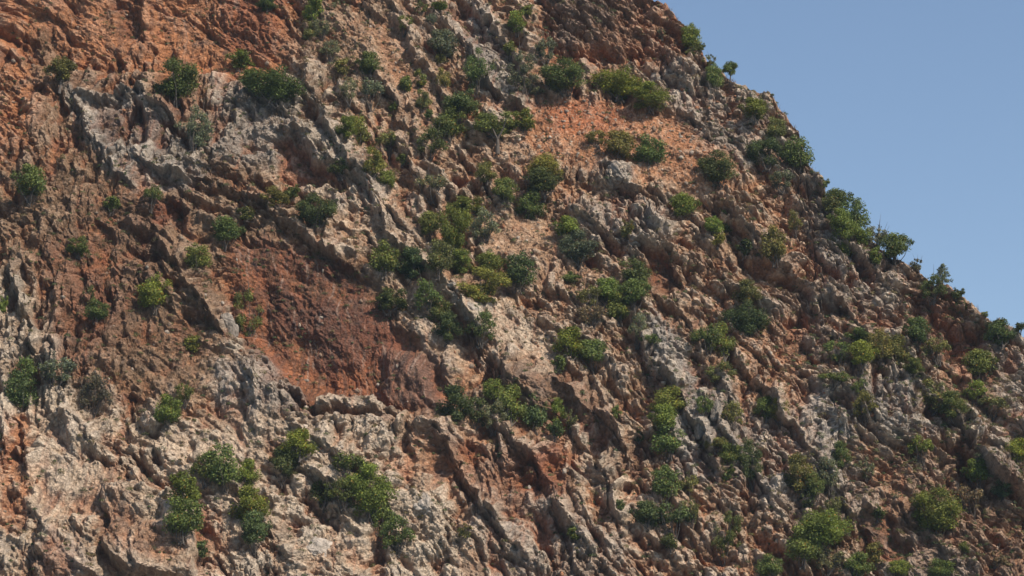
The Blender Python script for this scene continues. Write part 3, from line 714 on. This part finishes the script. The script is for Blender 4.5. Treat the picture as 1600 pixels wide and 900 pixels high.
PLANTS = [
 (93,118,48,50,'tree','olive','dusky olive little tree with visible trunk on the far left above the grey ledge'),
 (273,127,72,66,'round','mid','full mid green shrub at the foot of the orange wall, left of the grouped ones'),
 (303,202,54,58,'airy','grey','loose grey green shrub hanging below the grey ledge, top left'),
 (47,288,50,48,'round','mid','round green shrub near the left edge, under the orange cliff'),
 (373,93,48,30,'wide','bright','low bright shrub tucked against the red wall above the dark round shrub'),
 (388,121,30,24,'round','mid','small shrub wedged between the low bright shrub and the big dark one, top left'),
 (427,134,82,54,'dense','mid','large dark dense shrub on the ledge at the right end of the orange wall'),
 (238,305,26,38,'airy','mid','thin green sprig above the red notch, left part of the cliff'),
 (417,4,34,22,'round','dark','dark shrub cut by the top edge of the photo, leftmost one there'),
 (486,12,34,42,'tall','bright','bright shrub at the top edge, head of the green diagonal strip'),
 (483,49,26,32,'round','olive','olive shrub just below the bright one at the top edge'),
 (503,42,30,36,'airy','grey','thin grey green shrub in the diagonal strip, second row from the top'),
 (518,74,34,38,'airy','grey','thin grey shrub ending the upper diagonal strip'),
 (536,104,26,28,'round','olive','small olive shrub in the diagonal gully below the upper strip'),
 (543,137,28,40,'airy','grey','narrow dusty shrub below the small olive one in the diagonal gully'),
 (577,103,38,40,'round','mid','round green shrub right of the diagonal gully, upper left centre'),
 (581,141,38,54,'airy','grey','tall dusty shrub directly under the round green shrub by the gully'),
 (540,198,32,32,'round','bright','bright green shrub topping the yellow green diagonal clump'),
 (562,203,38,44,'tall','yellow','yellow green shrub in the middle of the diagonal clump'),
 (607,218,34,48,'airy','olive','olive shrub right of the yellow green clump'),
 (583,252,32,44,'tall','yellow','yellow green shrub in the lower half of the diagonal clump'),
 (606,283,30,28,'round','bright','small bright shrub ending the diagonal clump at its foot'),
 (627,250,18,18,'round','mid','tiny shrub beside the lower diagonal clump'),
 (632,37,26,34,'airy','mid','thin green shrub high on the tan slope, upper centre left'),
 (657,10,20,24,'airy','olive','faint olive tuft at the top edge above the tan slope'),
 (673,31,18,32,'airy','grey','narrow grey tuft on the tan slope near the top edge'),
 (688,6,26,16,'round','bright','small bright shrub cut by the top edge, centre left'),
 (695,71,46,46,'round','grey','round dusty green shrub at the left edge of the grey rib, top centre'),
 (684,90,18,18,'round','olive','little olive shrub under the dusty round one, top centre'),
 (612,167,14,14,'round','mid','tiny green shrub on the bare tan slope, upper left centre'),
 (634,130,26,28,'round','mid','compact shrub alone on the tan slope, left of two narrow ones'),
 (658,121,22,28,'tall','mid','narrow upright shrub on the tan slope, upper of a close pair'),
 (662,152,24,34,'tall','olive','narrow olive shrub on the tan slope, lower of a close pair'),
 (670,176,14,18,'round','mid','tiny shrub under the narrow olive one on the tan slope'),
 (695,121,26,32,'round','olive','olive shrub left of the ragged dark one, top centre'),
 (747,110,48,60,'airy','mid','ragged mixed green shrub on grey rock, top centre'),
 (795,76,24,28,'round','mid','small shrub right of the ragged one on grey rock, top centre'),
 (719,162,54,46,'dense','dark','dark dome shaped shrub, upper one of two touching in the upper centre'),
 (703,192,50,46,'dense','mid','green dome shaped shrub, lower one of two touching in the upper centre'),
 (670,224,50,46,'airy','dark','dark straggly shrub left below the touching domes'),
 (776,210,70,58,'tree','mid','spreading small tree with bare stems below, left of the red scree'),
 (817,190,42,34,'wide','bright','bright shrub at the left edge of the red scree'),
 (535,262,40,34,'airy','dark','dark low shrub on the slab left of the yellow green clump'),
 (674,290,48,42,'airy','grey','pale grey green shrub on the diagonal rib, left of centre'),
 (760,268,34,30,'round','olive','olive shrub on the scree side of the central gully'),
 (791,300,38,38,'round','mid','green shrub left of the tall olive topped one, upper centre'),
 (431,306,40,30,'wide','olive','olive shrub sitting on the long ledge above the great recess, left one'),
 (457,298,24,22,'round','mid','small shrub touching the olive one on the long ledge'),
 (808,32,34,38,'tall','bright','upright bright shrub under the top edge, left of the cliff band'),
 (822,16,20,18,'round','mid','little shrub above the upright bright one at the top edge'),
 (850,75,36,52,'airy','grey','dusty tall shrub in the gully left of the cliff band'),
 (818,112,50,60,'airy','grey','large dusty shrub on the grey slope below the gully, top centre'),
 (838,145,30,26,'airy','grey','low dusty shrub at the upper left corner of the red scree'),
 (882,117,70,48,'dense','mid','dense wide shrub with dark underside at the head of the red scree'),
 (966,128,76,48,'dense','bright','big bright green shrub under the cliff band, upper half of the brightest clump'),
 (1014,149,62,40,'dense','bright','bright green shrub spilling down right, lower half of the brightest clump'),
 (928,213,34,26,'airy','olive','small olive shrub at the left end of the row on the scree'),
 (966,229,52,44,'round','olive','rounded olive shrub in the middle of the row on the scree'),
 (1008,236,50,46,'round','mid','green shrub at the right end of the row on the scree'),
 (853,262,56,40,'round','yellow','sunlit olive topped shrub below the left part of the scree'),  # lit top of one shrub, the light put into its colour
 (846,288,54,42,'round','dark','dark lower shrub under the sunlit olive topped one'),  # same shrub's shaded bottom, painted dark as a second plant
 (1077,57,38,40,'round','bright','bright rounded shrub near the skyline, highest on the right'),
 (1033,50,18,20,'airy','grey','faint grey tuft on the red cliff band'),
 (1084,80,28,16,'airy','olive','low olive tuft under the highest bright shrub by the skyline'),
 (1094,45,12,14,'round','dark','tiny dark shrub on the skyline beside the highest bright shrub'),
 (1107,66,14,14,'round','dark','tiny dark shrub on the skyline a step below the first'),
 (1147,106,26,32,'tree','mid','small open tree standing against the sky on the ridge'),
 (1117,117,32,38,'round','mid','green shrub just left of the open tree on the ridge'),
 (1112,94,24,18,'airy','olive','olive tuft above the shrub left of the open ridge tree'),
 (1176,170,44,34,'round','bright','bright olive shrub on the grey slope below the ridge bend'),
 (1211,202,32,34,'round','olive','olive shrub close under the ridge, between two dark ones'),
 (1123,262,58,46,'dense','dark','isolated dark shrub right of the red scree'),
 (1196,238,58,44,'wide','dark','dark wide shrub left of the skyline shrub, upper right'),
 (1250,239,46,50,'round','mid','green shrub bulging over the skyline at the steep ridge step'),
 (1218,278,40,38,'airy','grey','grey shrub below the dark wide one, upper right'),
 (1241,344,24,36,'airy','olive','narrow olive shrub on the grey face, right'),
 (1208,384,46,50,'round','olive','rounded olive shrub with dark foot on the red face, right'),
 (1293,285,16,16,'round','mid','tiny shrub on the skyline above the long green clump'),
 (1316,305,42,34,'round','dark','dark shrub on the skyline at the head of the long green clump'),
 (1340,334,48,50,'round','mid','full green shrub on the skyline in the long clump'),
 (1298,318,26,28,'round','olive','small olive shrub on the left flank of the long clump'),
 (1311,350,36,38,'round','bright','bright shrub in the left middle of the long clump'),
 (1326,374,56,50,'dense','bright','biggest bright shrub at the foot of the long clump'),
 (1383,352,36,34,'airy','pale','pale see through shrub alone against the sky, right'),
 (1396,391,48,42,'round','mid','dark topped green shrub on the skyline below the pale one'),
 (1370,398,20,26,'round','bright','small bright shrub left of the one on the skyline'),
 (1471,432,28,32,'pine','pale','pale young pine rising over the skyline on the right'),
 (1452,449,42,38,'airy','dark','dark ragged shrub at the foot of the young pine'),
 (1438,412,22,18,'airy','grey','low grey shrub on the skyline left of the young pine'),
 (1494,459,20,18,'round','dark','tiny dark shrub on the skyline right of the pine'),
 (1500,480,22,26,'round','dark','dark small shrub on the red gully rim, right of the pine'),
 (1543,486,12,8,'round','mid','very small skyline shrub near the right edge'),
 (1563,517,48,36,'round','dark','dark shrub on the skyline near the right edge of the photo'),
 (1595,511,20,16,'round','dark','dark shrub cut by the right edge on the skyline'),
 (171,318,26,24,'round','mid','small shrub on the shadowed left wall beside the red notch'),
 (120,386,34,26,'wide','mid','low green shrub over a dark crack, far left'),
 (353,362,46,42,'round','mid','green shrub on the ledge above the left end of the recess'),
 (311,401,42,34,'round','mid','green shrub behind the grey knobs, left of the recess'),
 (241,460,46,46,'dense','bright','bright compact round shrub alone on the brown wall, left'),
 (138,462,18,28,'airy','olive','thin olive twiggy shrub above a green one, far left'),
 (147,485,34,28,'round','mid','green low shrub under the thin twiggy one, far left'),
 (3,475,14,26,'round','bright','shrub cut by the left edge at mid height'),
 (384,492,44,64,'airy','mid','tall loose green shrub beside the standing grey stone'),
 (302,541,26,24,'round','yellow','small yellow green shrub left of the standing grey stone'),
 (384,331,26,22,'round','olive','small shrub at the upper left of the great recess ledge'),
 (492,330,58,50,'round','dark','dark olive shrub on the long ledge above the recess, right one'),
 (599,407,46,46,'round','mid','round green shrub right above the recess rim, left twin'),
 (639,412,42,44,'round','dark','round darker shrub right above the recess rim, right twin'),
 (669,351,36,38,'round','yellow','yellowish round shrub left of the tall bright one, centre'),
 (711,363,46,74,'tall','bright','tall bright green shrub in the central clump'),
 (728,325,54,32,'wide','mid','green shrub crowning the central clump'),
 (753,352,46,48,'airy','pale','pale twiggy shrub right of the tall bright one'),
 (683,403,38,48,'round','olive','olive shrub at the lower left of the central clump'),
 (716,412,40,34,'round','bright','small bright shrub under the tall one in the central clump'),
 (762,414,44,32,'round','mid','green shrub over the wide olive one, centre'),
 (755,448,68,50,'wide','yellow','wide olive green shrub at the foot of the central clump'),
 (607,470,48,34,'wide','dark','very dark low shrub on the recess brow'),
 (666,462,44,46,'airy','mid','upper shrub of the dark diagonal line below the twins'),
 (683,487,34,36,'round','dark','middle shrub of the dark diagonal line below the twins'),
 (699,515,38,38,'round','dark','lowest shrub of the dark diagonal line below the twins'),
 (752,508,46,50,'airy','dark','dark loose shrub below the white pointed stone'),
 (810,422,50,48,'round','dark','dark shrub right of the wide olive one, centre'),
 (829,320,42,42,'round','mid','green shrub at the foot of the olive topped one, above the tan scree'),
 (886,360,40,34,'round','bright','upper lobe shrub of the green pair right of the tan scree'),
 (905,386,56,50,'round','grey','dusty green full shrub of the pair right of the tan scree'),
 (980,357,20,28,'round','olive','small olive shrub on grey knobs, right of centre'),
 (1067,323,44,42,'round','bright','bright olive round shrub over a dark hollow, right of centre'),
 (1113,351,32,24,'round','bright','small bright shrub of a trio, upper left'),
 (1136,345,26,38,'tall','mid','green upright shrub of the trio, right'),
 (1120,373,28,22,'round','yellow','yellowish small shrub of the trio, lowest'),
 (1161,387,28,28,'round','dark','dark small shrub right of the trio'),
 (987,428,48,42,'dense','dark','upper half of the dark green pair right of centre'),
 (992,458,44,40,'round','mid','lower half of the dark green pair right of centre'),
 (888,435,32,20,'wide','mid','low green shrub above the centre right gully'),
 (918,462,36,38,'airy','olive','olive loose shrub left of the full green one, centre right'),
 (948,456,42,38,'round','bright','sunlit green shrub in the chain below the dark pair'),
 (968,482,38,38,'round','mid','lower green shrub in the chain below the dark pair'),
 (925,490,44,32,'airy','brown','dry brownish green shrub under the chain, centre right'),
 (998,508,28,50,'airy','grey','tall thin grey shrub on the grey rib'),
 (1016,532,28,30,'airy','mid','loose green shrub on the grey rib below the thin grey one'),
 (893,538,48,44,'round','bright','bright shrub, left half of the pair above the brown slab'),
 (926,556,46,38,'round','mid','green shrub, right half of the pair above the brown slab'),
 (870,568,22,22,'round','mid','small shrub left of the pair above the brown slab'),
 (1167,457,38,36,'round','olive','olive shrub on top of the large dark one, right'),
 (1167,498,60,54,'dense','dark','large dark green shrub on the red face, right'),
 (1104,530,42,52,'airy','mid','loose green shrub left of a darker one, below the red face'),
 (1132,530,40,50,'round','mid','fuller green shrub beside the loose one, below the red face'),
 (1123,583,46,32,'airy','olive','low olive shrub below the side by side pair'),
 (1343,526,42,24,'wide','mid','flat green shrub above the grey dome, topmost of its clump'),
 (1308,550,40,44,'airy','mid','loose green shrub at the left of the clump above the grey dome'),
 (1345,556,40,40,'round','bright','bright compact shrub right on top of the grey dome'),
 (1375,540,38,42,'round','olive','olive shrub in the clump above the grey dome, left of its twin'),
 (1401,548,42,44,'round','olive','olive shrub in the clump above the grey dome, right twin'),
 (1432,520,38,40,'round','mid','green shrub on the rim of the red gully, right'),
 (1462,543,38,40,'airy','olive','loose olive shrub on the red gully floor'),
 (1426,573,30,22,'round','mid','small green shrub between the grey dome and the red gully'),
 (1527,571,48,44,'round','mid','rounded green shrub alone right of the red gully'),
 (1300,590,46,26,'airy','mid','flat loose shrub left of the grey dome'),
 (1342,606,26,30,'airy','mid','thin shrub on the left flank of the grey dome'),
 (1348,636,40,42,'airy','olive','straggling olive shrub at the lower left of the grey dome'),
 (1455,620,46,42,'round','olive','olive shrub right of the grey dome, paler left half'),
 (1482,634,42,36,'round','mid','green shrub right of the grey dome, darker right half'),
 (1523,610,40,38,'airy','bright','upper shrub of the slanting green pair near the right edge'),
 (1549,634,42,38,'airy','olive','lower shrub of the slanting green pair near the right edge'),
 (1197,636,34,30,'round','mid','green shrub behind the yellowish one, lower right centre'),
 (1216,646,32,34,'round','yellow','yellowish bright small shrub on the grey slope, lower right centre'),
 (1437,698,32,48,'airy','bright','upright sunlit shrub under the grey dome'),
 (1312,714,28,34,'round','mid','small green shrub beside the tall grey one, lower right'),
 (1298,738,32,54,'airy','grey','tall grey loose shrub, lower right'),
 (1350,735,24,28,'airy','grey','small grey shrub right of the tall grey one, lower right'),
 (1587,706,40,34,'round','bright','bright shrub cut by the right edge, lower right'),
 (1530,742,38,38,'round','bright','bright shrub under the brown overhang, lower right'),
 (1512,779,46,48,'airy','brown','brownish twiggy shrub below the overhang, lower right'),
 (1564,765,32,26,'round','dark','dark small shrub right of the brownish twiggy one'),
 (37,580,42,52,'airy','mid','loose green shrub above the pale boulders, far left, upper'),
 (36,616,44,46,'round','dark','dark green shrub above the pale boulders, far left, lower'),
 (88,578,52,42,'airy','pale','pale fluffy shrub right of the far left green one'),
 (145,618,46,52,'airy','brown','brownish green dry shrub over the dark flutes, left'),
 (263,643,36,38,'round','bright','bright round shrub above the pale boulders, left'),
 (289,612,26,32,'airy','mid','thin shrub up right of the bright round one, left'),
 (322,732,42,44,'airy','mid','loose left half of the pair above the fluted pale rock'),
 (351,735,46,52,'round','mid','full right half of the pair above the fluted pale rock'),
 (391,742,30,34,'round','bright','bright small shrub right of the pair, lower left'),
 (285,775,48,52,'tall','bright','upper part of the tall dense shrub by the big block'),
 (283,812,52,48,'round','mid','lower part of the tall dense shrub by the big block'),
 (390,795,46,48,'round','bright','sunlit upper shrub left of the bottom gully'),
 (397,833,38,46,'round','dark','dark lower shrub left of the bottom gully'),
 (313,860,22,22,'round','dark','small dark shrub below the big block'),
 (470,695,46,38,'round','bright','bright round shrub on pale rock below the recess floor'),
 (443,733,38,42,'round','dark','dark shrub down left of the bright one on pale rock'),
 (543,728,48,44,'airy','mid','uppermost shrub of the big bottom clump'),
 (508,772,42,40,'airy','dark','left dusky shrub of the big bottom clump'),
 (537,770,36,38,'airy','mid','middle loose shrub of the big bottom clump'),
 (578,770,60,64,'dense','bright','densest green shrub of the big bottom clump'),
 (592,812,38,42,'airy','mid','lower shrub of the big bottom clump, hanging over the gully'),
 (616,834,48,48,'airy','mid','loose shrub hanging beside the dark gully, bottom'),
 (727,830,22,20,'airy','olive','small faint shrub on the smooth slab, bottom centre'),
 (712,634,46,48,'round','dark','dark shrub at the left end of the long row under the recess'),
 (742,642,42,48,'airy','dark','loose dark shrub second in the long row under the recess'),
 (771,612,30,28,'round','bright','bright small shrub on top of the long row'),
 (800,632,46,52,'round','mid','green shrub in the middle of the long row'),
 (768,650,36,42,'airy','pale','pale stemmed shrub low in the long row'),
 (834,644,38,50,'round','dark','dark shrub right of the middle in the long row'),
 (867,648,28,36,'round','bright','sunlit shrub near the right end of the long row'),
 (868,673,26,24,'round','dark','little dark shrub low at the right end of the long row'),
 (890,656,20,26,'airy','olive','thin olive shrub ending the long row'),
 (1050,628,54,38,'round','yellow','yellow green upper shrub of the vertical chain, lower centre right'),
 (1038,656,38,40,'round','bright','bright second shrub of the vertical chain, lower centre right'),
 (1043,690,48,42,'round','mid','green lowest shrub of the vertical chain, lower centre right'),
 (1102,634,26,32,'airy','mid','thin shrub in a cleft of the grey rib'),
 (1143,642,36,40,'airy','olive','loose olive shrub right of the grey rib'),
 (963,646,16,18,'round','mid','tiny shrub on the brown slab'),
 (997,680,18,18,'round','dark','tiny dark shrub left of the vertical chain'),
 (1117,694,34,22,'wide','olive','flat olive shrub at the head of a short slanting row'),
 (1137,713,34,32,'round','mid','middle shrub of a short slanting row, lower right centre'),
 (1135,738,22,24,'round','mid','lowest shrub of a short slanting row, lower right centre'),
 (1178,722,34,60,'tall','dark','tall dark dense shrub, lower right centre'),
 (1038,760,44,42,'round','mid','ragged green shrub over a brown face, bottom right of centre'),
 (1075,758,32,36,'airy','olive','loose olive shrub right of the ragged green one'),
 (1012,805,40,32,'round','dark','left dark shrub of the bottom trio, right of centre'),
 (1048,812,54,54,'airy','dark','main dark green shrub of the bottom trio, right of centre'),
 (1078,800,28,36,'airy','olive','thin olive shrub of the bottom trio, right of centre'),
 (1048,848,26,22,'round','dark','small dark shrub under the bottom trio'),
 (897,833,20,20,'round','mid','tiny green shrub on the brown bottom rocks'),
 (967,788,12,16,'round','mid','very small shrub on the fluted bottom rocks'),
 (1132,843,42,58,'airy','mid','upright mixed shrub near the bottom, right of the trio'),
 (1200,888,38,28,'round','mid','shrub cut by the bottom edge, left of the biggest one'),
 (1250,742,44,50,'round','olive','olive shrub over a small dark one, lower right'),
 (1272,760,28,36,'round','mid','green right flank shrub next to the olive one, lower right'),
 (1259,783,22,22,'airy','dark','small dark shrub under the olive one, lower right'),
 (1303,795,28,42,'airy','olive','upright olive shrub above the biggest bottom one'),
 (1284,828,70,52,'dense','bright','biggest bright rounded shrub near the bottom, lower right'),
 (1252,855,48,46,'round','mid','green left foot of the biggest bottom shrub'),
 (1292,872,42,40,'airy','grey','grey lower shrub under the biggest bottom one'),
 (1371,804,26,18,'round','dark','small dark shrub on the brown leaning slab'),
 (1366,866,24,28,'round','olive','little olive shrub below the brown leaning slab'),
 (1340,884,38,30,'round','mid','green shrub at the bottom edge right of the biggest one'),
 (1405,893,34,24,'round','bright','bright shrub cut by the bottom edge, lower right'),
 (1467,891,36,26,'round','mid','green shrub cut by the bottom edge, far lower right'),
 (1460,798,64,56,'dense','bright','bright dense shrub with dark shade below it, lower right'),
 (1508,857,16,18,'round','yellow','tiny yellowish shrub among the bottom right rocks'),
 (1556,872,24,20,'airy','brown','small dry shrub in the bottom right corner'),
]
assert len(set(p[6] for p in PLANTS)) == len(PLANTS)
for p in PLANTS: plant(*p)

# ------------------------------------------------------------------ single stones that stand out from the slope
ROCK_G = rock_material('grey_stone', False, (0.27, 0.225, 0.185)); ROCK_P = rock_material('pale_stone', False, (0.40, 0.335, 0.275))
ROCK_T = rock_material('tan_stone', False, (0.33, 0.22, 0.155))
import bmesh
def stone_mesh(seed, name='stone'):
    r = random.Random(seed); bm = bmesh.new(); bmesh.ops.create_icosphere(bm, subdivisions=5, radius=.5)
    pl = []
    for _ in range(20):
        v = np.array([r.gauss(0, 1), r.gauss(0, 1), r.gauss(0, 1)]); v /= np.linalg.norm(v); pl.append((v, r.uniform(.24, .42)))
    co = np.array([v.co[:] for v in bm.verts])
    for v, d in pl:
        s = co @ v; m = s > d; co[m] -= np.outer((s[m] - d) * .92, v)
    nn = fbm(co[:, 0] * 5 + co[:, 2] * 3, co[:, 1] * 5 - co[:, 2] * 4, 4, seed % 97); w1, w2, wf, wi = worley(co[:, 0] * 4.5 + co[:, 1] * 2 + 9, co[:, 2] * 4 + co[:, 1] * 3 + 9, seed % 89)
    co *= (1 + .20 * nn + .10 * wf + .10 * sstep(0, .25, w2 - w1))[:, None]
    for v, c in zip(bm.verts, co): v.co = c
    me = bpy.data.meshes.new(name); bm.to_mesh(me); bm.free()
    me.polygons.foreach_set('use_smooth', np.ones(len(me.polygons), bool))
    return me
STONES = [
 (355,512,26,52,ROCK_G,'upright grey standing stone at the left end of the recess, beside the loose green shrub'),
 (737,480,30,30,ROCK_P,'pointed whitish stone above the dark loose shrub, centre'),
 (964,270,40,44,ROCK_G,'big cracked grey rock below the row of shrubs on the scree'),
 (912,172,11,7,ROCK_P,'small white stone lying on the red scree'),
 (914,157,14,8,ROCK_G,'small grey stone lying on the red scree, just above the white one'),
 (1025,122,28,26,ROCK_G,'grey boulder behind the brightest clump'),
 (935,126,22,20,ROCK_G,'grey boulder between the dense wide shrub and the bright clump'),
 (706,442,16,10,ROCK_P,'whitish stone left of the wide olive shrub, centre'),
 (1004,318,30,20,ROCK_T,'tan block above the grey knobs, right of centre'),
 (605,655,34,24,ROCK_T,'angular tan block under the recess floor'),
 (1092,668,18,34,ROCK_G,'upright grey stone in the grey rib'),
 (1120,640,16,36,ROCK_G,'tall grey stone right of the cleft shrub'),
 (992,375,20,14,ROCK_P,'pale flat stone beside the small olive shrub'),
 (1462,832,14,18,ROCK_T,'small upright tan stone under the bright dense shrub, lower right'),
 (1448,872,52,26,ROCK_T,'long rounded tan boulder near the bottom right'),
 (655,788,40,38,ROCK_P,'rounded pale boulder right of the big bottom clump'),
 (490,855,44,46,ROCK_P,'cracked pale block left of the dark bottom gully'),
]
for i, (px, py, w, h, mt, lab) in enumerate(STONES):
    me = stone_mesh(100 + i); me.materials.append(mt)
    o = bpy.data.objects.new('boulder', me); SC.collection.objects.link(o)
    g_ = ground(px, py); o.location = (g_[0], g_[1] + .34 * w * MPP, g_[2]); o.scale = (w * MPP * 1.1, w * MPP * 1.0, h * MPP * 1.1)
    o.rotation_euler = (rnd.uniform(-.3, .3), rnd.uniform(-.25, .25), rnd.uniform(0, 6))
    o['label'] = lab; o['category'] = 'rock'; o['group'] = 'single stones on the slope'

# ------------------------------------------------------------------ stuff: scree stones, dry grass, low cushions
def scatter(n, dens, seed):
    """random surface points with density map dens(px,py) in 0..1"""
    r = np.random.RandomState(seed); k = r.randint(0, len(fp), n * 14)
    x_, y_ = ppx[k], ppy[k]; dd = dens(x_, y_)
    k = k[(r.rand(len(k)) < dd) & (x_ > -30) & (x_ < 1630) & (y_ > -30) & (y_ < 930)][:n]
    return fp[k], ppx[k], ppy[k], r
screev = scree[fl].reshape(-1); D_f = D[fl]; steep = None
pts, sx_, sy_, r = scatter(4200, lambda x, y: np.clip(sample(MS, x, y) * 1.0 + .06, 0, 1), 5)
base = stone_mesh(3); bco = np.empty(len(base.vertices) * 3, np.float32)
bm = bmesh.new(); bmesh.ops.create_icosphere(bm, subdivisions=1, radius=.5); bc = np.array([v.co[:] for v in bm.verts]); bf = np.array([[v.index for v in f.verts] for f in bm.faces]); bm.free()
n = len(pts); sz = (0.09 + 0.55 * r.rand(n) ** 5)[:, None, None]
vv = bc[None] * (1 + r.uniform(-.3, .3, (n, len(bc), 1))) * r.uniform(.6, 1.3, (n, 1, 3)) * sz + pts[:, None] - np.array([0, .02, 0])
ff = (bf[None] + (np.arange(n) * len(bc))[:, None, None]).reshape(-1, 3)
me = mesh_np('scree_stones', vv.reshape(-1, 3), ff)
cc = np.array([(0.46, 0.37, 0.29), (0.33, 0.22, 0.15), (0.36, 0.27, 0.20), (0.34, 0.16, 0.085)], np.float32)[r.randint(0, 4, n)] * r.uniform(.75, 1.2, (n, 1))
at = me.color_attributes.new('rock_colour', 'FLOAT_COLOR', 'POINT'); c4 = np.ones((n * len(bc), 4), np.float32); c4[:, :3] = np.repeat(cc, len(bc), 0); at.data.foreach_set('color', c4.reshape(-1))
me.materials.append(cliff.data.materials[0])
o = bpy.data.objects.new('scree_stones', me); SC.collection.objects.link(o)
o['kind'] = 'stuff'; o['label'] = 'small loose stones strewn over the reddish scree patches'; o['category'] = 'stones'

def blobmask(lst):
    def f(x, y):
        s = 0
        for cx, cy, rx, ry, a in lst: s = s + a * np.exp(-(((x - cx) / rx) ** 2 + ((y - cy) / ry) ** 2))
        return np.clip(s, 0, 1)
    return f
patch = blobmask([(120,360,90,110,.8),(250,560,110,70,.9),(90,220,80,70,.5),(480,120,60,60,.8),(380,270,120,40,.6),(560,420,90,40,.8),(620,80,120,70,.35),
                  (420,420,90,40,.7),(160,600,60,40,.7),(930,30,60,40,.5),(1000,600,120,60,.2),(1480,700,100,90,.25),(700,560,60,60,.2),(60,30,80,80,.4)])
def clumpy(base_, sc_, sd_, th):
    return lambda x, y: base_(x, y) * (fbm(x / sc_, y / sc_, 3, sd_) > th)
pts, sx_, sy_, r = scatter(14000, clumpy(lambda x, y: patch(x, y) + .14, 18, 311, .0), 8)
B = 7; n = len(pts) * B; c = np.repeat(pts, B, 0) + r.normal(size=(n, 3)) * [.16, .05, .08]
hgt = r.uniform(.18, .5, (n, 1)); lean = r.normal(size=(n, 3)) * .35; tip = c + (np.array([0, -.25, 1]) + lean) * hgt
sd2 = np.stack([np.cos(r.rand(n) * 3), np.sin(r.rand(n) * 3), np.zeros(n)], 1) * .022
v3 = np.stack([c - sd2, c + sd2, tip], 1).reshape(-1, 3)
tint = np.repeat(r.uniform(.6, 1.35, (n, 1)) * [1, 1, 1], 3, 0)
me = mesh_np('dry_grass', v3, np.arange(3 * n).reshape(n, 3), tint, LEAF)
o = bpy.data.objects.new('dry_grass', me); SC.collection.objects.link(o); o.color = (.20, .13, .075, 1)
o['kind'] = 'stuff'; o['label'] = 'dry brown grass and twigs in patches on the left of the cliff'; o['category'] = 'dry grass'

green = blobmask([(500,40,40,70,1),(560,110,50,60,.8),(570,230,50,70,.9),(700,150,70,70,.5),(830,110,50,60,.8),(715,400,70,90,.6),(1000,500,60,80,.4),(1130,560,50,60,.6),
                  (1200,220,70,60,.6),(1320,340,40,60,.6),(1340,570,110,60,.7),(1500,640,90,70,.6),(1300,760,90,80,.6),(1500,780,100,70,.6),(1100,740,80,90,.5),(820,650,120,40,.5),(1400,880,160,40,.7),(180,450,160,120,.25)])
pts, sx_, sy_, r = scatter(4200, clumpy(lambda x, y: .20 + .80 * green(x, y), 16, 411, -.05), 9)
B = 100; n = len(pts) * B; s0 = np.repeat(r.uniform(.10, .62, (len(pts), 1)) ** 1.0 * r.uniform(.5, 1, (len(pts), 1)), B, 0)
d = r.normal(size=(n, 3)); d /= np.linalg.norm(d, axis=1)[:, None]; d[:, 2] = np.abs(d[:, 2])
c = np.repeat(pts, B, 0) + d * s0 * r.uniform(.6, 1.1, (n, 1)) * [1, 1, .8]
u = np.cross(d, r.normal(size=(n, 3))); u /= np.linalg.norm(u, axis=1)[:, None]; v = np.cross(d + r.normal(size=(n, 3)) * .5, u); l = .055
q = np.stack([c - u * l, c + v * l * .6, c + u * l, c - v * l * .6], 1).reshape(-1, 3)
base_t = np.array([(.9, 1, .9), (1.2, 1.05, .9), (1.6, 1.2, 1.2), (.7, .85, .8)])[r.randint(0, 4, len(pts))]
tint = np.repeat(np.repeat(base_t, B, 0) * r.uniform(.7, 1.3, (n, 1)), 4, 0)
me = mesh_np('low_tufts', q, np.arange(4 * n).reshape(n, 4), tint, LEAF)
o = bpy.data.objects.new('low_tufts', me); SC.collection.objects.link(o); o.color = (.115, .120, .050, 1)
o['kind'] = 'stuff'; o['label'] = 'low green and olive cushion plants sprinkled in the cracks of the rock'; o['category'] = 'ground cover'

# ------------------------------------------------------------------ the air between the camera and the cliff
hb = bpy.data.meshes.new('haze'); E = 3010; zt = float(PP[..., 2].max()) + 6
hv = [(x, y, z) for z in (-1 - 45, zt) for y in (-E, E) for x in (-E, E)]
hb.from_pydata(hv, [], [(0, 2, 3, 1), (4, 5, 7, 6), (0, 1, 5, 4), (2, 6, 7, 3), (0, 4, 6, 2), (1, 3, 7, 5)])
ho = bpy.data.objects.new('haze', hb); SC.collection.objects.link(ho); ho['kind'] = 'stuff'; ho['label'] = 'thin bluish summer haze in the air before the cliff'; ho['category'] = 'haze'
hm = bpy.data.materials.new('air'); hm.use_nodes = True; n = hm.node_tree.nodes; n.remove(n['Principled BSDF'])
pv = n.new('ShaderNodeVolumePrincipled'); pv.inputs['Color'].default_value = (.60, .80, 1.0, 1); pv.inputs['Density'].default_value = 0.00008
hm.node_tree.links.new(pv.outputs[0], n['Material Output'].inputs['Volume']); hb.materials.append(hm)
